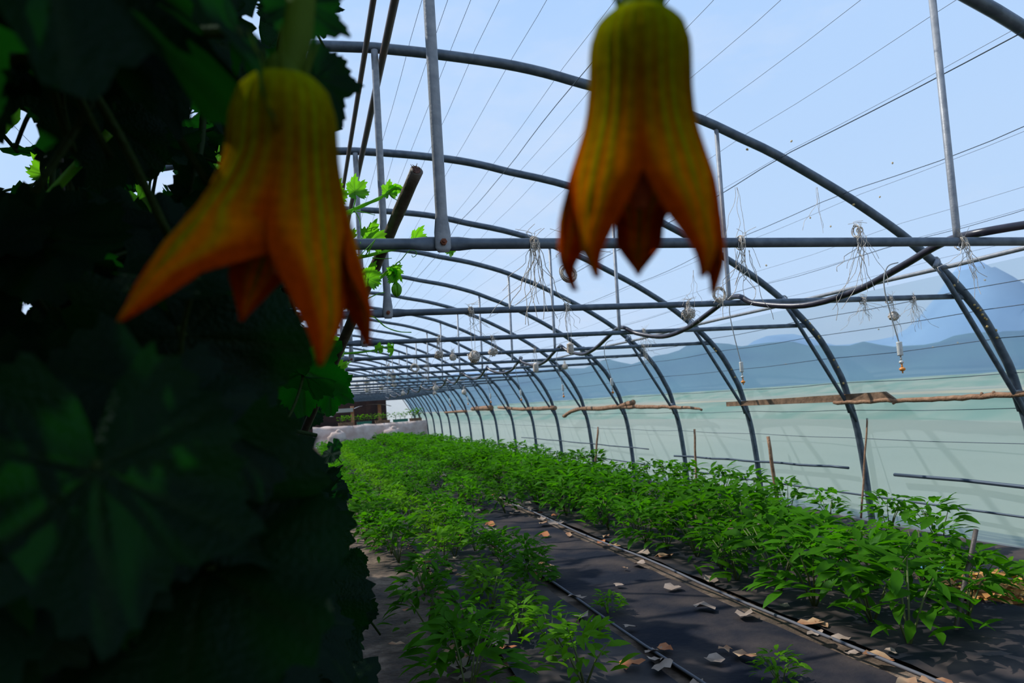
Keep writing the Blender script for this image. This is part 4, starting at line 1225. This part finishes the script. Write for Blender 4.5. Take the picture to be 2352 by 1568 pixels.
row(1.80, 7.6, 26.8, 0.34, PA, 0.7, 0.95, 'low green plant spreading over the weed mat', 'distant green plant spreading over the weed mat', 'plants spreading over the weed mat', 0.2, 0.05)
row(3.52, 5.2, 28.0, 0.36, PA, 0.7, 1.0, 'green plant between broad row and wall row', 'distant green plant between the broad row and the wall row', 'plants between middle and wall rows', 0.15, 0.05)
row(0.55, 2.9, 26.0, 0.34, PA, 0.6, 0.95, 'green plant at the shaded foot of the trellis', 'distant green plant at the foot of the vine trellis', 'plants at the foot of the trellis', 0.12, 0.15)
row(3.45, 2.1, 5.2, 0.42, PB, 0.6, 1.0, 'small light green plant at the lower right beside the wall mulch', 'x', 'small plants at the lower right', 0.12, 0.1)
row(1.62, 2.0, 4.0, 0.55, PB, 0.35, 0.6, 'tiny green plant growing through the weed mat', 'x', 'tiny plants on the weed mat', 0.18, 0.1)
# the crowd of plants beyond, too many and too small to tell apart
V = []; Fc = []; MI = []
for me, loc, rot, s_ in FAR:
    from mathutils import Euler
    mw = Matrix.LocRotScale(Vector(loc), Euler(rot), Vector((s_, s_, s_)))
    b0 = len(V)
    V += [tuple(mw @ v.co) for v in me.vertices]
    for p in me.polygons:
        Fc.append(tuple(q+b0 for q in p.vertices)); MI.append(p.material_index if me not in PB else (2 if p.material_index == 0 else 1))
fm = bpy.data.meshes.new('far_crop'); fm.from_pydata(V, [], Fc)
for m_ in (M_plantA, M_plantstem, M_plantB): fm.materials.append(m_)
fm.polygons.foreach_set('material_index', MI); fm.update()
tag(link('far_crop', fm), 'dense green crop rows receding to the far bench', 'crops', kind='stuff')
# ground covers
def strip(name, x0, x1, y0, y1, z, m, label, cat='ground cover'):
    b = MB(); nx, ny = 10, 110; vs = []
    for j in range(ny+1):
        y = y0+(y1-y0)*(j/ny)**1.4
        for i in range(nx+1):
            e_ = 0.03*noise.noise(Vector((y*1.3, x0, 3))) if i == 0 else (0.03*noise.noise(Vector((y*1.1, x1, 9))) if i == nx else 0)
            x = x0+(x1-x0)*i/nx+e_
            g = noise.noise(Vector((x*2.1, y*2.1, 0)))*0.025-0.01
            vs.append((x, y, max(g+0.006, z+0.012*noise.noise(Vector((x*5, y*5, 2))))))
    b.add(vs, [(j*(nx+1)+i, j*(nx+1)+i+1, (j+1)*(nx+1)+i+1, (j+1)*(nx+1)+i) for j in range(ny) for i in range(nx)])
    return tag(b.build(name, m), label, cat)
strip('weed_mat', 1.45, 2.12, 1.6, 27, 0.014, M_mat, 'grey woven weed mat covering the path between the crop rows')
strip('mulch_film', 2.25, 3.25, 1.6, 27, 0.02, M_mulch, 'black mulch film under the broad middle crop row')
strip('mulch_film', 3.55, 4.33, 1.2, 28, 0.02, M_mulch, 'blue-black mulch film along the foot of the right wall')
strip('mulch_film', 0.80, 1.38, 2.0, 26.5, 0.016, M_mulch, 'black mulch film under the leftmost open crop row')
M_drip = mat('dusty_drip_line', (0.085, 0.085, 0.10), 0.7)
def pipe_on_ground(x, r, m, label, y0=1.5, y1=26):
    b = MB(); b.tube([(x+0.02*noise.noise(Vector((y0+(y1-y0)*i/60, x, 0))), y0+(y1-y0)*i/60, 0.03+r+0.006*math.sin(i)) for i in range(61)], r, 6)
    tag(b.build('drip_line', m), label, 'hose')
pipe_on_ground(2.17, 0.008, M_drip, 'grey drip line along the left edge of the broad crop row')
pipe_on_ground(1.42, 0.007, M_drip, 'grey drip line along the left edge of the weed mat')
pipe_on_ground(3.48, 0.010, M_hose, 'black drip line between the broad row and the wall row')
# fallen leaves
def litter_mesh(seed, m):
    rg = random.Random(seed); b = MB(); n = 10
    vs = [(0, 0, 0.006)]
    for j in range(n):
        a = 2*PI*j/n; r = 0.045*rg.uniform(.6, 1.1)
        vs.append((r*1.4*math.cos(a), r*math.sin(a), rg.uniform(0, .022)))
    b.add(vs, [(0, 1+j, 1+(j+1) % n) for j in range(n)])
    return b.mesh('fallen_leaf', m)
M_rustleaf = mat('rusty_leaf', (0.26, 0.07, 0.02), 0.9, 0, (0.42, 0.16, 0.05), 6)
LT = [litter_mesh(s, (M_rustleaf if s == 3 else M_dryleaf) if s % 2 else M_paleleaf) for s in range(6)]
rg = random.Random(31)
for i in range(280):
    y = 2.0+rg.random()**1.6*9
    x = rg.choice((rg.gauss(0.72, .12), rg.gauss(1.5, .12), rg.gauss(2.15, .12), rg.gauss(3.4, .1), rg.uniform(.3, 3.9)))
    k = rg.randrange(6)
    o = link('fallen_leaf', LT[k], None, (x, y, 0.03), (rg.uniform(-.2, .2), rg.uniform(-.2, .2), rg.uniform(0, 6)), rg.uniform(.45, 1.25))
    tag(o, 'dry rusty brown leaf fallen on the ground between the rows' if k % 2 else 'bleached pale leaf fallen on the ground between the rows', 'leaf', 'rusty fallen leaves' if k % 2 else 'bleached fallen leaves')
# heap of dry leaves at the lower right
def heap(px, py, rx, ry, label, seed):
    q = Vector(at(px, py, 1.0))-Vector((0, 0, H)); q = q*(-(H-0.03)/q.z)
    rg = random.Random(seed); root = empty('leaf_heap', (q.x, q.y, 0.02)); tag(root, label, 'heap')
    b = MB(); b.blob((0, 0, 0), (rx*.8, ry*.8, 0.05), 16, 8, 0.6, seed); b.build('core', M_dryleaf2, root)
    b = MB()
    for k in range(130):
        a = rg.uniform(0, 6.28); r = math.sqrt(rg.random()); c = Vector((rx*r*math.cos(a), ry*r*math.sin(a), 0.06*(1-r*r)+rg.uniform(0, .02)))
        n = 6; vs = [c]
        for j in range(n):
            t = 2*PI*j/n; l = rg.uniform(.02, .04); vs.append(c+Vector((l*math.cos(t), l*math.sin(t)*.7, rg.uniform(-.01, .02))))
        b.add(vs, [(0, 1+j, 1+(j+1) % n) for j in range(n)])
    o = b.build('dry_leaves', M_dryleaf2, root); o['kind'] = 'stuff'
M_dryleaf2 = mat('straw_brown', (0.30, 0.12, 0.025), 0.9, 0, (0.55, 0.27, 0.07), 9)
heap(2275, 1352, 0.30, 0.22, 'orange-brown heap of dry leaves at the lower right behind the dark stake', 1)
# red fruit in the broad row and a pale blue scrap
b = MB()
p = at(1955, 1248, 3.75)
for dx, dz in ((0, 0), (0.03, -0.03), (0.015, -0.07)):
    b.blob((dx, 0, dz), (0.022, 0.022, 0.03), 10, 8, 0.1, 1)
tag(b.build('fruit_cluster', M_red, loc=p), 'red fruit cluster on top of the broad middle crop row', 'fruit')
b = MB()
for i in range(7):
    for j in range(7): pass
vs = [(0.11*(i-3)/3*(1+.2*math.sin(j)), 0.09*(j-3)/3, 0.012*math.sin(i*1.7+j)) for i in range(7) for j in range(7)]
b.add(vs, [(i*7+j, i*7+j+1, (i+1)*7+j+1, (i+1)*7+j) for i in range(6) for j in range(6)])
tag(b.build('plastic_scrap', mat('blue_plastic', (0.10, 0.25, 0.38), 0.4), loc=(3.42, 3.55, 0.05)), 'crumpled blue plastic scrap on the ground right of the broad row', 'scrap')

# ------------------------------------------------------------------ far end of the tunnel
M_sack = mat('sack_cloth', (0.42, 0.30, 0.25), 0.95, 0, (0.60, 0.48, 0.42), 3, 0.4, 12)
M_pot = mat('green_tray', (0.02, 0.14, 0.09), 0.5)
M_darkwall = mat('dark_screen', (0.020, 0.010, 0.008), 0.9, 0, (0.06, 0.025, 0.015), 2)
M_orangewood = mat('orange_wood', (0.30, 0.12, 0.05), 0.8, 0, (0.42, 0.2, 0.1), 10)
YB = 26.8
b = MB()
xs = [0.2+4.0*i/40 for i in range(41)]
vs = []
for i, x in enumerate(xs):
    for j, (dy, z) in enumerate(((0.9, 0.74), (0.0, 0.75), (-0.08, 0.66), (-0.12, 0.35), (-0.22, 0.02))):
        vs.append((x, YB+dy+(0.10*noise.noise(Vector((x*3.2, j*1.1, 0))) if j > 1 else 0), z+0.05*noise.noise(Vector((x*2.2, j, 4)))))
b.add(vs, [(i*5+j, (i+1)*5+j, (i+1)*5+j+1, i*5+j+1) for i in range(40) for j in range(4)])
bench = empty('nursery_bench', (0, 0, 0))
tag(bench, 'long bench draped in pinkish beige cloth at the far end of the tunnel', 'bench')
b.build('drape', M_sack, bench)
bb = MB()
for x in (0.4, 1.6, 2.9, 4.1):
    bb = MB(); bb.box((x, YB+0.5, 0.36), (0.07, 0.07, 0.72)); bb.build('leg', M_wood, bench, False)
for i, (x, z) in enumerate([(1.0, 0.3), (2.9, 0.28)]):
    b = MB(); b.blob((0, 0, 0), (0.34, 0.2, 0.30), 14, 10, 0.35, i+2); b.blob((0.05, 0, 0.26), (0.1, 0.08, 0.1), 8, 6, 0.3, i)
    tag(b.build('sack', M_sack, loc=(x, YB-0.48, z)), ['bulging pale sack leaning on the left of the far bench', 'bulging tan sack leaning on the right of the far bench'][i], 'sack')
seed_me = plant_mesh(77, M_plantB, n=26, h=0.3, spread=0.17, ls=0.06).mesh('seedlings', [M_plantB, M_plantstem])
for i, (x, w_) in enumerate([(1.35, .5), (2.0, .5), (2.65, .5), (3.3, .5), (3.85, .4)]):
    t_ = empty('seedling_tray', (x, YB+0.3, 0.80))
    tag(t_, ['green tray of leafy seedlings at the left end of the far bench', 'second green tray of seedlings on the far bench', 'middle green tray of seedlings on the far bench', 'dark green tray right of the middle on the far bench', 'rightmost seedling tray on the far bench by the side film'][i], 'tray')
    b = MB(); b.box((0, 0, 0.0), (w_, 0.4, 0.09)); b.box((0, 0, 0.05), (w_+.03, 0.43, 0.012))
    b.build('tray_body', M_pot if i in (1, 3) else M_wood, t_, False)
    for k in range(3):
        link('seedling', seed_me, t_, (-w_/3+k*w_/3, 0, 0.05), (0, 0, k*2.0+i), 0.8 if i < 4 else 1.1)
scr = empty('storage_screen', (0.0, YE-1.6, 0)); tag(scr, 'dark brown slatted screen across the left of the far end', 'screen')
for i in range(24):
    b = MB(); b.box((-1.6+i*0.2, 0.012*(i % 2), 0.98), (0.205, 0.03, 1.9+0.06*math.sin(i*2.1))); b.build('slat', M_darkwall, scr, False)
rk = empty('shelter_roof', (2.4, YB+1.2, 0)); tag(rk, 'small shelter of orange posts under a pale curved sheet at the far end', 'shelter')
for x in (-0.75, 0.25):
    b = MB(); b.box((x, 0, 0.95), (0.12, 0.12, 0.98)); b.build('post', M_orangewood, rk, False)
b = MB(); vs = []
for i in range(13):
    a = -1.0+2.0*i/12
    for y in (-.35, .35): vs.append((0.9*math.sin(a)*0.9, y, 1.22+0.24*math.cos(a)))
b.add(vs, [(i*2, i*2+1, i*2+3, i*2+2) for i in range(12)])
b.build('curved_sheet', mat('pale_sheet', (0.5, 0.52, 0.55), 0.6), rk)
b = MB(); b.box((-1.15, 0, 1.30), (0.85, 0.3, 0.14)); b.box((-1.5, 0.0, 1.2), (0.12, 0.3, 0.2)); b.build('folded_sheet', mat('grey_tarp', (0.34, 0.34, 0.3), 0.8), rk, False)
